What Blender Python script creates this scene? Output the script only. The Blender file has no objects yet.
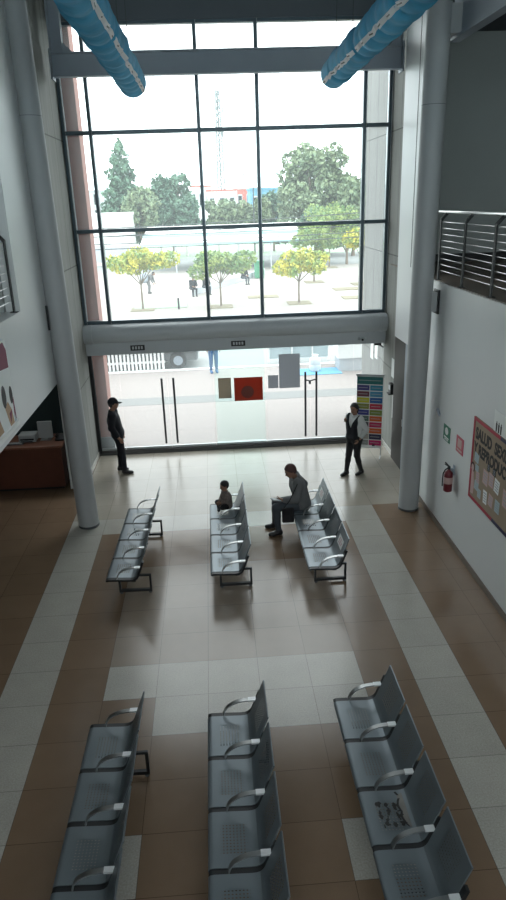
import bpy, bmesh, math, random
import numpy as np
from mathutils import Vector, Matrix, Euler
PI = math.pi
random.seed(7)
COL = bpy.context.scene.collection
SC = bpy.context.scene

# ------------------------------------------------------------------ materials
def srgb(r, g, b):
    f = lambda c: (c/255/12.92) if c/255 <= .04045 else ((c/255+.055)/1.055)**2.4
    return (f(r), f(g), f(b), 1)

def mat(name, col, rough=.6, metal=0.0, spec=.5, var=0.0, scale=8.0, bump=0.0, emit=0.0):
    m = bpy.data.materials.new(name); m.use_nodes = True
    nt = m.node_tree; b = nt.nodes['Principled BSDF']
    b.inputs['Base Color'].default_value = col
    b.inputs['Roughness'].default_value = rough
    b.inputs['Metallic'].default_value = metal
    b.inputs['Specular IOR Level'].default_value = spec
    if var or bump:
        tc = nt.nodes.new('ShaderNodeTexCoord')
        n = nt.nodes.new('ShaderNodeTexNoise'); n.inputs['Scale'].default_value = scale
        n.inputs['Detail'].default_value = 5
        nt.links.new(tc.outputs['Object'], n.inputs['Vector'])
        if var:
            mx = nt.nodes.new('ShaderNodeMix'); mx.data_type = 'RGBA'
            mx.inputs['A'].default_value = tuple(c*(1-var) for c in col[:3])+(1,)
            mx.inputs['B'].default_value = tuple(min(1, c*(1+var)) for c in col[:3])+(1,)
            nt.links.new(n.outputs['Fac'], mx.inputs['Factor'])
            nt.links.new(mx.outputs['Result'], b.inputs['Base Color'])
        if bump:
            bp = nt.nodes.new('ShaderNodeBump'); bp.inputs['Strength'].default_value = bump
            bp.inputs['Distance'].default_value = .02
            nt.links.new(n.outputs['Fac'], bp.inputs['Height'])
            nt.links.new(bp.outputs['Normal'], b.inputs['Normal'])
    return m

def glass(name, tint, refl=.06, haze=.0):
    m = bpy.data.materials.new(name); m.use_nodes = True
    nt = m.node_tree; nt.nodes.clear()
    out = nt.nodes.new('ShaderNodeOutputMaterial'); mix = nt.nodes.new('ShaderNodeMixShader')
    t = nt.nodes.new('ShaderNodeBsdfTransparent'); t.inputs['Color'].default_value = tint
    g = nt.nodes.new('ShaderNodeBsdfGlossy'); g.inputs['Roughness'].default_value = .02
    f = nt.nodes.new('ShaderNodeLayerWeight'); f.inputs['Blend'].default_value = refl
    nt.links.new(f.outputs['Fresnel'], mix.inputs['Fac'])
    tl = nt.nodes.new('ShaderNodeBsdfTranslucent'); tl.inputs['Color'].default_value = (.9, .98, 1, 1)
    dm = nt.nodes.new('ShaderNodeMixShader'); dm.inputs['Fac'].default_value = haze  # veiling glare over the outdoor view, mixed into the glass as a pale scatter
    nt.links.new(t.outputs['BSDF'], dm.inputs[1]); nt.links.new(tl.outputs['BSDF'], dm.inputs[2])
    nt.links.new(dm.outputs['Shader'], mix.inputs[1]); nt.links.new(g.outputs['BSDF'], mix.inputs[2])
    nt.links.new(mix.outputs['Shader'], out.inputs['Surface'])
    return m

def translucent(m, col, f):
    nt = m.node_tree; out = nt.nodes['Material Output']; b = nt.nodes['Principled BSDF']
    tl = nt.nodes.new('ShaderNodeBsdfTranslucent'); tl.inputs['Color'].default_value = col
    mx = nt.nodes.new('ShaderNodeMixShader'); mx.inputs['Fac'].default_value = f
    nt.links.new(b.outputs[0], mx.inputs[1]); nt.links.new(tl.outputs[0], mx.inputs[2]); nt.links.new(mx.outputs[0], out.inputs['Surface'])
class N:
    """tiny helper to chain math nodes"""
    def __init__(s, nt): s.nt = nt
    def m(s, op, a, b=None, c=None):
        n = s.nt.nodes.new('ShaderNodeMath'); n.operation = op
        for i, v in enumerate((a, b, c)):
            if v is None: continue
            if isinstance(v, (int, float)): n.inputs[i].default_value = v
            else: s.nt.links.new(v, n.inputs[i])
        return n.outputs[0]
    def between(s, v, lo, hi):
        return s.m('MULTIPLY', s.m('GREATER_THAN', v, lo), s.m('LESS_THAN', v, hi))

TX, TY, T = -0.28, 7.41, .635
def tile_mat(name, col, rough, speck=.1, sscale=90.0, grout=.55, var=.05):
    m = mat(name, col, rough); nt = m.node_tree; b = nt.nodes['Principled BSDF']; n = N(nt)
    tc = nt.nodes.new('ShaderNodeTexCoord'); sp = nt.nodes.new('ShaderNodeSeparateXYZ')
    nt.links.new(tc.outputs['Object'], sp.inputs[0])
    ux = n.m('DIVIDE', n.m('SUBTRACT', sp.outputs['X'], TX), T); uy = n.m('DIVIDE', n.m('SUBTRACT', sp.outputs['Y'], TY), T)
    fx = n.m('FRACT', n.m('ADD', ux, 100)); fy = n.m('FRACT', n.m('ADD', uy, 100))
    g = .006
    inx = n.between(fx, g, 1-g); iny = n.between(fy, g, 1-g)
    inside = n.m('MULTIPLY', inx, iny)
    wn = nt.nodes.new('ShaderNodeTexWhiteNoise'); wn.noise_dimensions = '2D'
    cb = nt.nodes.new('ShaderNodeCombineXYZ')
    nt.links.new(n.m('FLOOR', ux), cb.inputs[0]); nt.links.new(n.m('FLOOR', uy), cb.inputs[1])
    nt.links.new(cb.outputs[0], wn.inputs['Vector'])
    ns = nt.nodes.new('ShaderNodeTexNoise'); ns.inputs['Scale'].default_value = sscale; ns.inputs['Detail'].default_value = 3
    nt.links.new(tc.outputs['Object'], ns.inputs['Vector'])
    n2 = nt.nodes.new('ShaderNodeTexNoise'); n2.inputs['Scale'].default_value = 3; n2.inputs['Detail'].default_value = 4
    nt.links.new(tc.outputs['Object'], n2.inputs['Vector'])
    k = n.m('ADD', n.m('MULTIPLY', n.m('SUBTRACT', wn.outputs['Value'], .5), 2*var), n.m('MULTIPLY', n.m('SUBTRACT', ns.outputs['Fac'], .5), 2*speck))
    k = n.m('ADD', k, n.m('MULTIPLY', n.m('SUBTRACT', n2.outputs['Fac'], .5), .22))
    k = n.m('MULTIPLY', n.m('ADD', k, 1), n.m('ADD', n.m('MULTIPLY', inside, 1-grout), grout))
    vm = nt.nodes.new('ShaderNodeVectorMath'); vm.operation = 'SCALE'
    vm.inputs[0].default_value = col[:3]; nt.links.new(k, vm.inputs['Scale'])
    nt.links.new(vm.outputs[0], b.inputs['Base Color'])
    rr = n.m('ADD', n.m('MULTIPLY', n2.outputs['Fac'], .10), rough-.05)
    nt.links.new(rr, b.inputs['Roughness'])
    return m

def slab_mat(name, col, px, pz, axis='Y', joint=.45):
    """concrete cladding with panel joints"""
    m = mat(name, col, .8); nt = m.node_tree; b = nt.nodes['Principled BSDF']; n = N(nt)
    tc = nt.nodes.new('ShaderNodeTexCoord'); sp = nt.nodes.new('ShaderNodeSeparateXYZ')
    nt.links.new(tc.outputs['Object'], sp.inputs[0])
    fu = n.m('FRACT', n.m('ADD', n.m('DIVIDE', sp.outputs[axis], px), 50)); fz = n.m('FRACT', n.m('ADD', n.m('DIVIDE', n.m('ADD', sp.outputs['Z'], .5), pz), 50))
    ins = n.m('MULTIPLY', n.between(fu, .012/px, 1-.012/px), n.between(fz, .012/pz, 1-.012/pz))
    mp = nt.nodes.new('ShaderNodeMapping'); mp.inputs['Scale'].default_value = (5, 5, .7)
    nt.links.new(tc.outputs['Object'], mp.inputs['Vector'])
    ns = nt.nodes.new('ShaderNodeTexNoise'); ns.inputs['Scale'].default_value = 2.0; ns.inputs['Detail'].default_value = 6
    nt.links.new(mp.outputs[0], ns.inputs['Vector'])
    k = n.m('ADD', n.m('MULTIPLY', n.m('SUBTRACT', ns.outputs['Fac'], .5), .5), 1)
    k = n.m('MULTIPLY', k, n.m('ADD', n.m('MULTIPLY', ins, 1-joint), joint))
    vm = nt.nodes.new('ShaderNodeVectorMath'); vm.operation = 'SCALE'
    vm.inputs[0].default_value = col[:3]; nt.links.new(k, vm.inputs['Scale'])
    nt.links.new(vm.outputs[0], b.inputs['Base Color'])
    return m

def seat_mat(name, back):
    m = mat(name, (.175, .205, .225, 1), .36, .45); nt = m.node_tree; n = N(nt)
    b = nt.nodes['Principled BSDF']; out = nt.nodes['Material Output']
    tc = nt.nodes.new('ShaderNodeTexCoord'); sp = nt.nodes.new('ShaderNodeSeparateXYZ')
    nt.links.new(tc.outputs['Object'], sp.inputs[0])
    a = sp.outputs['Z'] if back else sp.outputs['X']
    lo, hi = (.52, .80) if back else (.11, .34)
    rect = n.m('MULTIPLY', n.between(a, lo, hi), n.between(sp.outputs['Y'], -.15, .15))
    p = .030
    fa = n.m('SUBTRACT', n.m('FRACT', n.m('ADD', n.m('DIVIDE', a, p), 50)), .5)
    fb = n.m('SUBTRACT', n.m('FRACT', n.m('ADD', n.m('DIVIDE', sp.outputs['Y'], p), 50)), .5)
    d = n.m('ADD', n.m('MULTIPLY', fa, fa), n.m('MULTIPLY', fb, fb))
    hole = n.m('MULTIPLY', n.m('LESS_THAN', d, .115), rect)
    tr = nt.nodes.new('ShaderNodeBsdfTransparent'); mx = nt.nodes.new('ShaderNodeMixShader')
    nt.links.new(hole, mx.inputs['Fac']); nt.links.new(b.outputs[0], mx.inputs[1]); nt.links.new(tr.outputs[0], mx.inputs[2])
    nt.links.new(mx.outputs[0], out.inputs['Surface'])
    return m

def leaf_mat(name, c1, c2):
    m = mat(name, c1, .7); nt = m.node_tree; b = nt.nodes['Principled BSDF']
    tc = nt.nodes.new('ShaderNodeTexCoord'); ns = nt.nodes.new('ShaderNodeTexNoise'); ns.inputs['Scale'].default_value = 1.6
    nt.links.new(tc.outputs['Object'], ns.inputs['Vector'])
    cr = nt.nodes.new('ShaderNodeValToRGB'); cr.color_ramp.elements[0].position = .38; cr.color_ramp.elements[1].position = .62
    cr.color_ramp.elements[0].color = c1; cr.color_ramp.elements[1].color = c2
    nt.links.new(ns.outputs['Fac'], cr.inputs[0]); nt.links.new(cr.outputs[0], b.inputs['Base Color'])
    b.inputs['Subsurface Weight'].default_value = 0
    return m

M = {}
M['brown'] = tile_mat('brown_tile', (.195, .132, .086, 1), .19, .10)
M['light'] = tile_mat('speckled_light_tile', (.39, .375, .335, 1), .2, .34, 60, .55, .05)
M['mid'] = tile_mat('greybeige_tile', (.255, .205, .16, 1), .19, .12)
M['beige'] = tile_mat('beige_tile', (.34, .31, .26, 1), .24, .10)
M['white'] = mat('white_paint', (.60, .62, .625, 1), .38, var=.05, scale=1.2)
M['colpaint'] = mat('column_paint', (.36, .375, .382, 1), .6, var=.04, scale=2)
M['steelpaint'] = mat('steel_grey_paint', (.28, .32, .37, 1), .5, var=.08, scale=3)
M['lintel'] = mat('lintel_paint', (.42, .45, .47, 1), .4, var=.04, scale=2)
M['darkceil'] = mat('dark_ceiling', (.06, .07, .08, 1), .8, var=.1, scale=2)
M['header'] = mat('header_paint', (.10, .115, .13, 1), .7, var=.1, scale=2)
M['greywall'] = mat('grey_wall', (.30, .32, .31, 1), .8, var=.06, scale=1)
M['tealwall'] = mat('dark_teal_wall', (.045, .075, .08, 1), .7, var=.1, scale=2)
M['brownwood'] = mat('dark_door_wood', (.022, .018, .014, 1), .6, var=.25, scale=5)
M['concrete'] = slab_mat('concrete_cladding', (.21, .215, .20, 1), .92, 2.45)
M['concrete_out'] = slab_mat('pale_cladding', (.21, .215, .205, 1), .80, 2.45)
M['pink'] = mat('terracotta_render', (.36, .17, .14, 1), .85, var=.08, scale=3)
M['frame'] = mat('window_aluminium', (.07, .10, .12, 1), .35, .3)
M['doorrail'] = mat('door_rail_metal', (.12, .12, .12, 1), .5, .3)
M['silver'] = mat('aluminium', (.45, .48, .5, 1), .35, .7)
M['glass'] = glass('clear_glass', (.95, .968, .965, 1), .05, .05)
M['tealglass'] = glass('greenish_glass', (.945, .985, .975, 1), .08, .03)
M['chrome'] = mat('brushed_chrome', (.34, .35, .35, 1), .33, .9)
M['endplate'] = mat('glint_end_plate', (.75, .77, .78, 1), .4, .3)  # near-white colour carries the reflection on the armrest ends
M['black'] = mat('black_metal', (.018, .019, .021, 1), .45, .3)
M['darkgrey'] = mat('dark_grey_plastic', (.06, .065, .07, 1), .5)
M['seat'] = seat_mat('perforated_seat_steel', False)
M['back'] = seat_mat('perforated_back_steel', True)
M['baseboard'] = mat('brown_skirting', (.14, .11, .085, 1), .5, var=.1)
M['whitebase'] = mat('pale_skirting', (.5, .5, .47, 1), .4)
M['deskwood'] = mat('reddish_wood', (.105, .036, .022, 1), .4, var=.25, scale=4)
M['desktop'] = mat('desk_top_wood', (.20, .085, .05, 1), .35, var=.2, scale=4)
M['pale'] = mat('pale_grey_plastic', (.42, .45, .46, 1), .5)
M['paper'] = mat('white_paper', (.75, .77, .76, 1), .8)
M['ductblue'] = mat('blue_duct_fabric', (.045, .37, .62, 1), .75, var=.4, scale=5, bump=.6)
M['ductwhite'] = mat('white_duct_strip', (.85, .87, .88, 1), .8)
M['railsteel'] = mat('rail_steel', (.5, .5, .5, 1), .28, .9)
M['postdark'] = mat('rail_post_dark', (.025, .027, .028, 1), .7)
M['red'] = mat('extinguisher_red', (.13, .008, .016, 1), .35)
M['signgreen'] = mat('safety_green', (.01, .14, .08, 1), .5)
M['signpink'] = mat('safety_red', (.45, .06, .10, 1), .5)
M['crimson'] = mat('crimson_border', (.36, .015, .04, 1), .6)
M['navy'] = mat('navy_border', (.015, .015, .06, 1), .6)
M['kraft'] = mat('kraft_paper', (.30, .23, .165, 1), .85, var=.12, scale=5)
M['paleblue'] = mat('pale_blue_card', (.38, .47, .50, 1), .8)
M['palepink'] = mat('pale_pink_card', (.52, .36, .34, 1), .8)
M['ink'] = mat('dark_ink', (.02, .018, .018, 1), .7)
M['maroon'] = mat('maroon_print', (.18, .02, .06, 1), .7)
M['tan'] = mat('tan_print', (.42, .27, .16, 1), .7)
M['skin'] = mat('skin', (.26, .14, .095, 1), .55, var=.08, scale=20)
M['hair'] = mat('black_hair', (.012, .010, .010, 1), .6, bump=.5, scale=60)
M['navycloth'] = mat('navy_uniform_cloth', (.006, .007, .012, 1), .9, var=.15, scale=14, bump=.3)
M['blackcloth'] = mat('black_cloth', (.012, .012, .014, 1), .85, var=.2, scale=14, bump=.3)
M['whitecloth'] = mat('white_shirt_cloth', (.52, .54, .54, 1), .8, var=.06, scale=12, bump=.3)
M['greycloth'] = mat('grey_jacket_cloth', (.125, .13, .132, 1), .85, var=.25, scale=10, bump=.5)
M['jeans'] = mat('blue_grey_denim', (.05, .06, .072, 1), .85, var=.2, scale=14, bump=.3)
M['bluejeans'] = mat('blue_denim', (.02, .10, .24, 1), .85, var=.2, scale=14)
M['patterned'] = mat('mottled_knit', (.17, .14, .125, 1), .9, var=.85, scale=26)
M['shoe'] = mat('black_shoe', (.012, .012, .013, 1), .5)
M['capbrown'] = mat('brown_cap_cloth', (.07, .035, .032, 1), .85, var=.2, scale=20)
M['eye'] = mat('eye_dark', (.02, .015, .012, 1), .3)
M['lip'] = mat('lip', (.22, .09, .075, 1), .5)
M['paving'] = slab_mat('pinkish_paving', (.25, .222, .208, 1), 1.9, 50, 'Y', .8)
M['band'] = mat('grey_paving_band', (.165, .17, .165, 1), .8, var=.08, scale=3)
M['asphalt'] = mat('pale_asphalt', (.24, .26, .255, 1), .9, var=.08, scale=2)
M['plaza'] = mat('plaza_paving', (.30, .285, .26, 1), .85, var=.06, scale=.5)
M['kerb'] = mat('white_kerb', (.75, .75, .73, 1), .8)
M['soil'] = mat('planting_soil', (.20, .18, .12, 1), .95, var=.3, scale=3)
M['lawn'] = mat('lawn', (.30, .40, .30, 1), .95, var=.2, scale=3)
M['bark'] = mat('bark', (.16, .13, .10, 1), .9, var=.25, scale=8)
M['whitebark'] = mat('limewashed_trunk', (.5, .5, .46, 1), .9)
M['lf_yellow'] = leaf_mat('yellow_green_leaves', (.16, .26, .07, 1), (.52, .47, .06, 1))
M['lf_mid'] = leaf_mat('mid_green_leaves', (.11, .21, .085, 1), (.27, .34, .10, 1))
M['lf_dark'] = leaf_mat('dark_green_leaves', (.055, .125, .085, 1), (.10, .19, .12, 1))
M['lf_olive'] = leaf_mat('olive_leaves', (.11, .17, .10, 1), (.20, .26, .14, 1))
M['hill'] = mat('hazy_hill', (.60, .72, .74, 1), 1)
M['bldwhite'] = mat('white_building', (.68, .70, .69, 1), .9, var=.05)
M['bldgrey'] = mat('grey_building', (.40, .43, .45, 1), .9, var=.08)
M['bldblue'] = mat('blue_building', (.12, .27, .38, 1), .9)
M['bldred'] = mat('red_roof', (.40, .14, .12, 1), .9)
M['tealawning'] = mat('teal_awning', (.28, .47, .46, 1), .8)
M['tower'] = mat('tower_lattice_paint', (.20, .225, .235, 1), .6)
M['cable'] = mat('cable', (.05, .06, .06, 1), .7)
M['carsilver'] = mat('silver_car_paint', (.15, .165, .17, 1), .3, .6)
M['tyre'] = mat('tyre_rubber', (.02, .02, .02, 1), .8)
M['carglass'] = mat('dark_car_glass', (.03, .035, .04, 1), .1)
M['picket'] = mat('white_picket_paint', (.72, .73, .72, 1), .7)
M['binGreen'] = mat('green_bin', (.05, .22, .12, 1), .6)
M['bluemat'] = mat('blue_ground_mat', (.10, .33, .52, 1), .8)
M['posterGrey'] = mat('grey_poster_back', (.20, .21, .21, 1), .8)
M['posterTaupe'] = mat('taupe_poster_back', (.17, .145, .125, 1), .8)
M['posterRed'] = mat('rust_red_poster_back', (.26, .062, .04, 1), .8)
translucent(M['posterGrey'], (.42, .43, .45, 1), .65); translucent(M['posterTaupe'], (.40, .34, .29, 1), .65); translucent(M['posterRed'], (.40, .095, .06, 1), .65)
M['seal'] = mat('dark_red_seal', (.17, .05, .04, 1), .8)
M['stain'] = mat('worn_dark_patch', (.018, .017, .016, 1), .7, var=.5, scale=30)
M['wornbeige'] = mat('worn_pale_patch', (.19, .18, .165, 1), .5, var=.3, scale=12)

# ------------------------------------------------------------------ mesh builder
class MB:
    def __init__(s): s.v = []; s.f = []; s.mi = []; s.cur = 0
    def add(s, vs, fs):
        o = len(s.v); s.v += [tuple(v) for v in vs]
        for f in fs: s.f.append(tuple(i+o for i in f)); s.mi.append(s.cur)
        return s
    def box(s, x0, x1, y0, y1, z0, z1, bev=0.0):
        if bev > 0:
            return s.rbox((x0+x1)/2, (y0+y1)/2, (z0+z1)/2, x1-x0, y1-y0, z1-z0, bev)
        vs = [(x, y, z) for z in (z0, z1) for y in (y0, y1) for x in (x0, x1)]
        return s.add(vs, [(0, 2, 3, 1), (4, 5, 7, 6), (0, 1, 5, 4), (2, 6, 7, 3), (0, 4, 6, 2), (1, 3, 7, 5)])
    def rbox(s, cx, cy, cz, w, d, h, bev, rot=None):
        bm = bmesh.new(); bmesh.ops.create_cube(bm, size=1)
        bmesh.ops.scale(bm, vec=(w, d, h), verts=bm.verts)
        bmesh.ops.bevel(bm, geom=bm.edges[:], offset=bev, segments=2, affect='EDGES', profile=.5)
        R = (rot.to_matrix() if rot is not None else Matrix.Identity(3))
        s.bm(bm, Matrix.Translation((cx, cy, cz)) @ R.to_4x4())
        return s
    def bm(s, bm, mtx=None):
        if mtx is not None: bm.transform(mtx)
        bm.verts.ensure_lookup_table(); bm.verts.index_update()
        s.add([v.co[:] for v in bm.verts], [tuple(v.index for v in f.verts) for f in bm.faces]); bm.free()
        return s
    def tube(s, pts, r, n=8, cap=True, closed=False):
        pts = [Vector(p) for p in pts]; m = len(pts)
        rs = r if isinstance(r, (list, tuple)) else [r]*m
        up = Vector((0, 0, 1)); rings = []
        prev = None
        for i, p in enumerate(pts):
            a = pts[i-1] if (i > 0 or closed) else p; b = pts[(i+1) % m] if (i < m-1 or closed) else p
            t = (b-a).normalized()
            if prev is None:
                ref = up if abs(t.z) < .9 else Vector((1, 0, 0))
                x = t.cross(ref).normalized()
            else:
                x = (prev - t*prev.dot(t)).normalized()
            prev = x; y = t.cross(x)
            rings.append([p + (x*math.cos(2*PI*k/n)+y*math.sin(2*PI*k/n))*rs[i] for k in range(n)])
        vs = [v for rg in rings for v in rg]; fs = []
        for i in range(m if closed else m-1):
            j = (i+1) % m
            for k in range(n): fs.append((i*n+k, i*n+(k+1) % n, j*n+(k+1) % n, j*n+k))
        if cap and not closed:
            fs.append(tuple(range(n))[::-1]); fs.append(tuple((m-1)*n+k for k in range(n)))
        return s.add(vs, fs)
    def bar(s, a, b, w, d):
        """square bar from a to b"""
        a, b = Vector(a), Vector(b); t = (b-a).normalized()
        ref = Vector((0, 0, 1)) if abs(t.z) < .9 else Vector((0, 1, 0))
        x = t.cross(ref).normalized()*w/2; y = t.cross(x).normalized()*d/2
        vs = [a-x-y, a+x-y, a+x+y, a-x+y, b-x-y, b+x-y, b+x+y, b-x+y]
        return s.add(vs, [(0, 3, 2, 1), (4, 5, 6, 7), (0, 1, 5, 4), (1, 2, 6, 5), (2, 3, 7, 6), (3, 0, 4, 7)])
    def prism(s, poly, a0, a1, axis='Y'):
        """extrude a 2-D polygon; axis Y: poly=(x,z); X: (y,z); Z: (x,y)"""
        def P(p, a): return {'Y': (p[0], a, p[1]), 'X': (a, p[0], p[1]), 'Z': (p[0], p[1], a)}[axis]
        n = len(poly)
        vs = [P(p, a0) for p in poly]+[P(p, a1) for p in poly]
        fs = [tuple(range(n))[::-1], tuple(range(n, 2*n))]+[(i, (i+1) % n, n+(i+1) % n, n+i) for i in range(n)]
        return s.add(vs, fs)
    def strip(s, prof, th, y0, y1):
        """sheet with an open (x,z) profile, thickness th, extruded along Y"""
        n = len(prof); off = []
        for i, p in enumerate(prof):
            a = prof[max(0, i-1)]; b = prof[min(n-1, i+1)]
            tx, tz = b[0]-a[0], b[1]-a[1]; l = math.hypot(tx, tz) or 1
            off.append((p[0]+tz/l*th, p[1]-tx/l*th))
        vs = []
        for y in (y0, y1):
            vs += [(p[0], y, p[1]) for p in prof]+[(p[0], y, p[1]) for p in off]
        fs = []
        for i in range(n-1):
            fs += [(i, i+1, 2*n+i+1, 2*n+i), (n+i+1, n+i, 3*n+i, 3*n+i+1), (i, n+i, n+i+1, i+1), (2*n+i, 2*n+i+1, 3*n+i+1, 3*n+i)]
        fs += [(0, 2*n, 3*n, n), (n-1, 2*n-1, 4*n-1, 3*n-1)]
        return s.add(vs, fs)
    def lathe(s, prof, c=(0, 0, 0), n=20):
        """prof=(r,z) list"""
        vs = []; m = len(prof)
        for r, z in prof:
            for k in range(n):
                a = 2*PI*k/n; vs.append((c[0]+r*math.cos(a), c[1]+r*math.sin(a), c[2]+z))
        fs = [(i*n+k, i*n+(k+1) % n, (i+1)*n+(k+1) % n, (i+1)*n+k) for i in range(m-1) for k in range(n)]
        fs += [tuple(range(n))[::-1], tuple((m-1)*n+k for k in range(n))]
        return s.add(vs, fs)
    def ball(s, c, r, n=10):
        rx, ry, rz = r if isinstance(r, (tuple, list)) else (r, r, r)
        bm = bmesh.new(); bmesh.ops.create_uvsphere(bm, u_segments=n, v_segments=max(4, n*2//3), radius=1)
        return s.bm(bm, Matrix.Translation(c) @ Matrix.Diagonal((rx, ry, rz, 1)))
    def build(s, name, mats, parent=None, smooth=False, loc=None, fix=True):
        me = bpy.data.meshes.new(name); me.from_pydata(s.v, [], s.f)
        if not isinstance(mats, (list, tuple)): mats = [mats]
        for m in mats: me.materials.append(m)
        for p, i in zip(me.polygons, s.mi): p.material_index = i
        if fix:
            bm = bmesh.new(); bm.from_mesh(me); bmesh.ops.recalc_face_normals(bm, faces=bm.faces); bm.to_mesh(me); bm.free()
        me.update()
        if smooth:
            for p in me.polygons: p.use_smooth = True
            if smooth != 'all':
                me.set_sharp_from_angle(angle=math.radians(40))
        o = bpy.data.objects.new(name, me); COL.objects.link(o)
        if parent is not None: o.parent = parent
        if loc is not None: o.location = loc
        return o

def tag(o, label=None, cat=None, group=None, kind=None):
    if label: o['label'] = label
    if cat: o['category'] = cat
    if group: o['group'] = group
    if kind: o['kind'] = kind
    return o
def struct(o): o['kind'] = 'structure'; return o
def thing(name, label, cat, loc=(0, 0, 0), rz=0.0, group=None):
    o = bpy.data.objects.new(name, None); COL.objects.link(o); o.empty_display_size = .1
    o.location = loc; o.rotation_euler = (0, 0, rz)
    return tag(o, label, cat, group)
def dup(root, loc, rz, label, group=None):
    """copy of a thing with copies of its parts and sub-parts"""
    r = root.copy(); COL.objects.link(r); r.location = loc; r.rotation_euler = (0, 0, rz); r['label'] = label
    if group: r['group'] = group
    for ch in list(root.children):
        c = ch.copy(); COL.objects.link(c); c.parent = r
        for g in list(ch.children):
            d = g.copy(); COL.objects.link(d); d.parent = c
    return r
def sbox(name, m, *b):
    return struct(MB().box(*b).build(name, m))

# ------------------------------------------------------------------ camera
F, PITCH, YAW, ROLL, CAMH = 681.55, 20.1212, 3.03898, 1.92590, 5.6
p, y, r = map(math.radians, (PITCH, YAW, ROLL))
cy, sy, cp, sp_, cr, sr = math.cos(y), math.sin(y), math.cos(p), math.sin(p), math.cos(r), math.sin(r)
fw = Vector((sy*cp, cy*cp, -sp_)); R0 = Vector((cy, -sy, 0)); D0 = fw.cross(R0)
Rv = R0*cr + D0*sr; Dv = -R0*sr + D0*cr
cam = bpy.data.cameras.new('camera'); co = bpy.data.objects.new('camera', cam); COL.objects.link(co)
mw = Matrix((( Rv.x, -Dv.x, -fw.x, 0), (Rv.y, -Dv.y, -fw.y, 0), (Rv.z, -Dv.z, -fw.z, CAMH), (0, 0, 0, 1)))
co.matrix_world = mw
cam.sensor_fit = 'VERTICAL'; cam.sensor_height = 24.0; cam.lens = 24.0*F/900; cam.clip_end = 3000; cam.clip_start = .05
SC.camera = co

# ------------------------------------------------------------------ light
w = bpy.data.worlds.new('World'); SC.world = w; w.use_nodes = True
nt = w.node_tree; bg = nt.nodes['Background']
tc = nt.nodes.new('ShaderNodeTexCoord'); sep = nt.nodes.new('ShaderNodeSeparateXYZ'); nt.links.new(tc.outputs['Generated'], sep.inputs[0])
rampn = nt.nodes.new('ShaderNodeValToRGB'); nt.links.new(sep.outputs['Z'], rampn.inputs[0])
e = rampn.color_ramp.elements; e[0].position = 0.0; e[0].color = (.82, .96, 1, 1); e[1].position = .22; e[1].color = (.95, .985, 1, 1)
nt.links.new(rampn.outputs[0], bg.inputs['Color'])
SKY = 3.0
bg.inputs['Strength'].default_value = SKY
SC.view_settings.view_transform = 'Standard'; SC.view_settings.look = 'None'; SC.view_settings.gamma = 1
SC.view_settings.exposure = 0.62
try: SC.view_settings.use_curve_mapping = False
except Exception: pass

# ------------------------------------------------------------------ setting
WL, WR, DY = -2.72, 3.85, 15.49           # wall planes, window plane
CZ = 9.62
def tile_kind(i, j):
    if i in (-4, 4) and j <= 6: return 1
    if j == 6 and -4 <= i <= 4: return 1
    if j in (-1, -2) and -2 <= i <= 2 and (i, j) != (-2, -2): return 1
    if i in (-2, 2) and j == -5: return 1
    if j > 6: return 3 if -4 <= i else 0
    if 0 <= j <= 3 and -2 <= i <= 2: return 2
    return 0
fl = MB()
for i in range(-14, 14):
    for j in range(-22, 13):
        x0, y0 = TX+i*T, TY+j*T; x1, y1 = x0+T, min(y0+T, DY+.06)
        if y0 > DY: continue
        fl.cur = tile_kind(i, j)
        fl.add([(x0, y0, 0), (x1, y0, 0), (x1, y1, 0), (x0, y1, 0)], [(0, 1, 2, 3)])
bmf = MB(); bmf.v, bmf.f, bmf.mi = fl.v, fl.f, fl.mi
struct(bmf.build('floor', [M['brown'], M['light'], M['mid'], M['beige']], fix=False))
XL, XR, YB = -9.1, 8.5, -3.5
sbox('ceiling', M['darkceil'], XL, XR, YB, DY+.2, CZ, CZ+.2)
# back and outer side walls of the hall
BW0, BW1 = 4.7, 9.3
sbox('wall_back', M['white'], XL, XR, YB-.2, YB, 0, BW0)
sbox('wall_back', M['white'], XL, XR, YB-.2, YB, BW1, CZ)
fill_win = bpy.data.objects.new('added_fill_window', None); COL.objects.link(fill_win); fill_win['kind'] = 'structure'  # unseen clerestory, added to light the hall from behind the camera
for k in range(9):
    xx = XL+(XR-XL)*k/8; MB().box(xx-.05, xx+.05, YB-.2, YB, BW0, BW1).build('mullion', M['frame'], fill_win)
MB().box(XL, XR, YB-.11, YB-.10, BW0, BW1).build('pane', M['glass'], fill_win)
sbox('wall_west', M['greywall'], XL-.2, XL, YB, DY+.2, 0, CZ)
sbox('wall_east', M['greywall'], XR, XR+.2, YB, DY+.2, 0, CZ)
# left side: storey slab with white face, white wall block, pier, teal recess wall
sbox('wall_left', M['white'], XL, WL, YB, 12.3, 2.74, 4.22)
sbox('wall_left', M['concrete'], XL, -2.86, 12.3, 13.55, 2.74, 4.22)
sbox('wall_left', M['white'], WL-.2, WL, 10.0, 12.3, 4.22, CZ)
sbox('wall_left', M['concrete'], -3.2, -2.86, 12.3, 13.55, 4.22, CZ)
sbox('wall_left', M['concrete'], -3.12, -2.86, 13.55, DY+.1, 0, CZ)
sbox('trim_1', M['white'], -3.16, -2.98, 13.47, 13.55, 0, 2.74)
sbox('wall_left', M['tealwall'], XL, -3.2, 15.0, 15.2, 0, 4.22)
sbox('wall_left', M['greywall'], -5.4, -5.2, YB, 10.0, 4.22, CZ)
sbox('wall_left', M['greywall'], -5.2, WL-.2, 9.9, 10.0, 4.22, CZ)
sbox('baseboard_left', M['whitebase'], -2.86, -2.84, 13.56, DY-.1, 0, .10)
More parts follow.
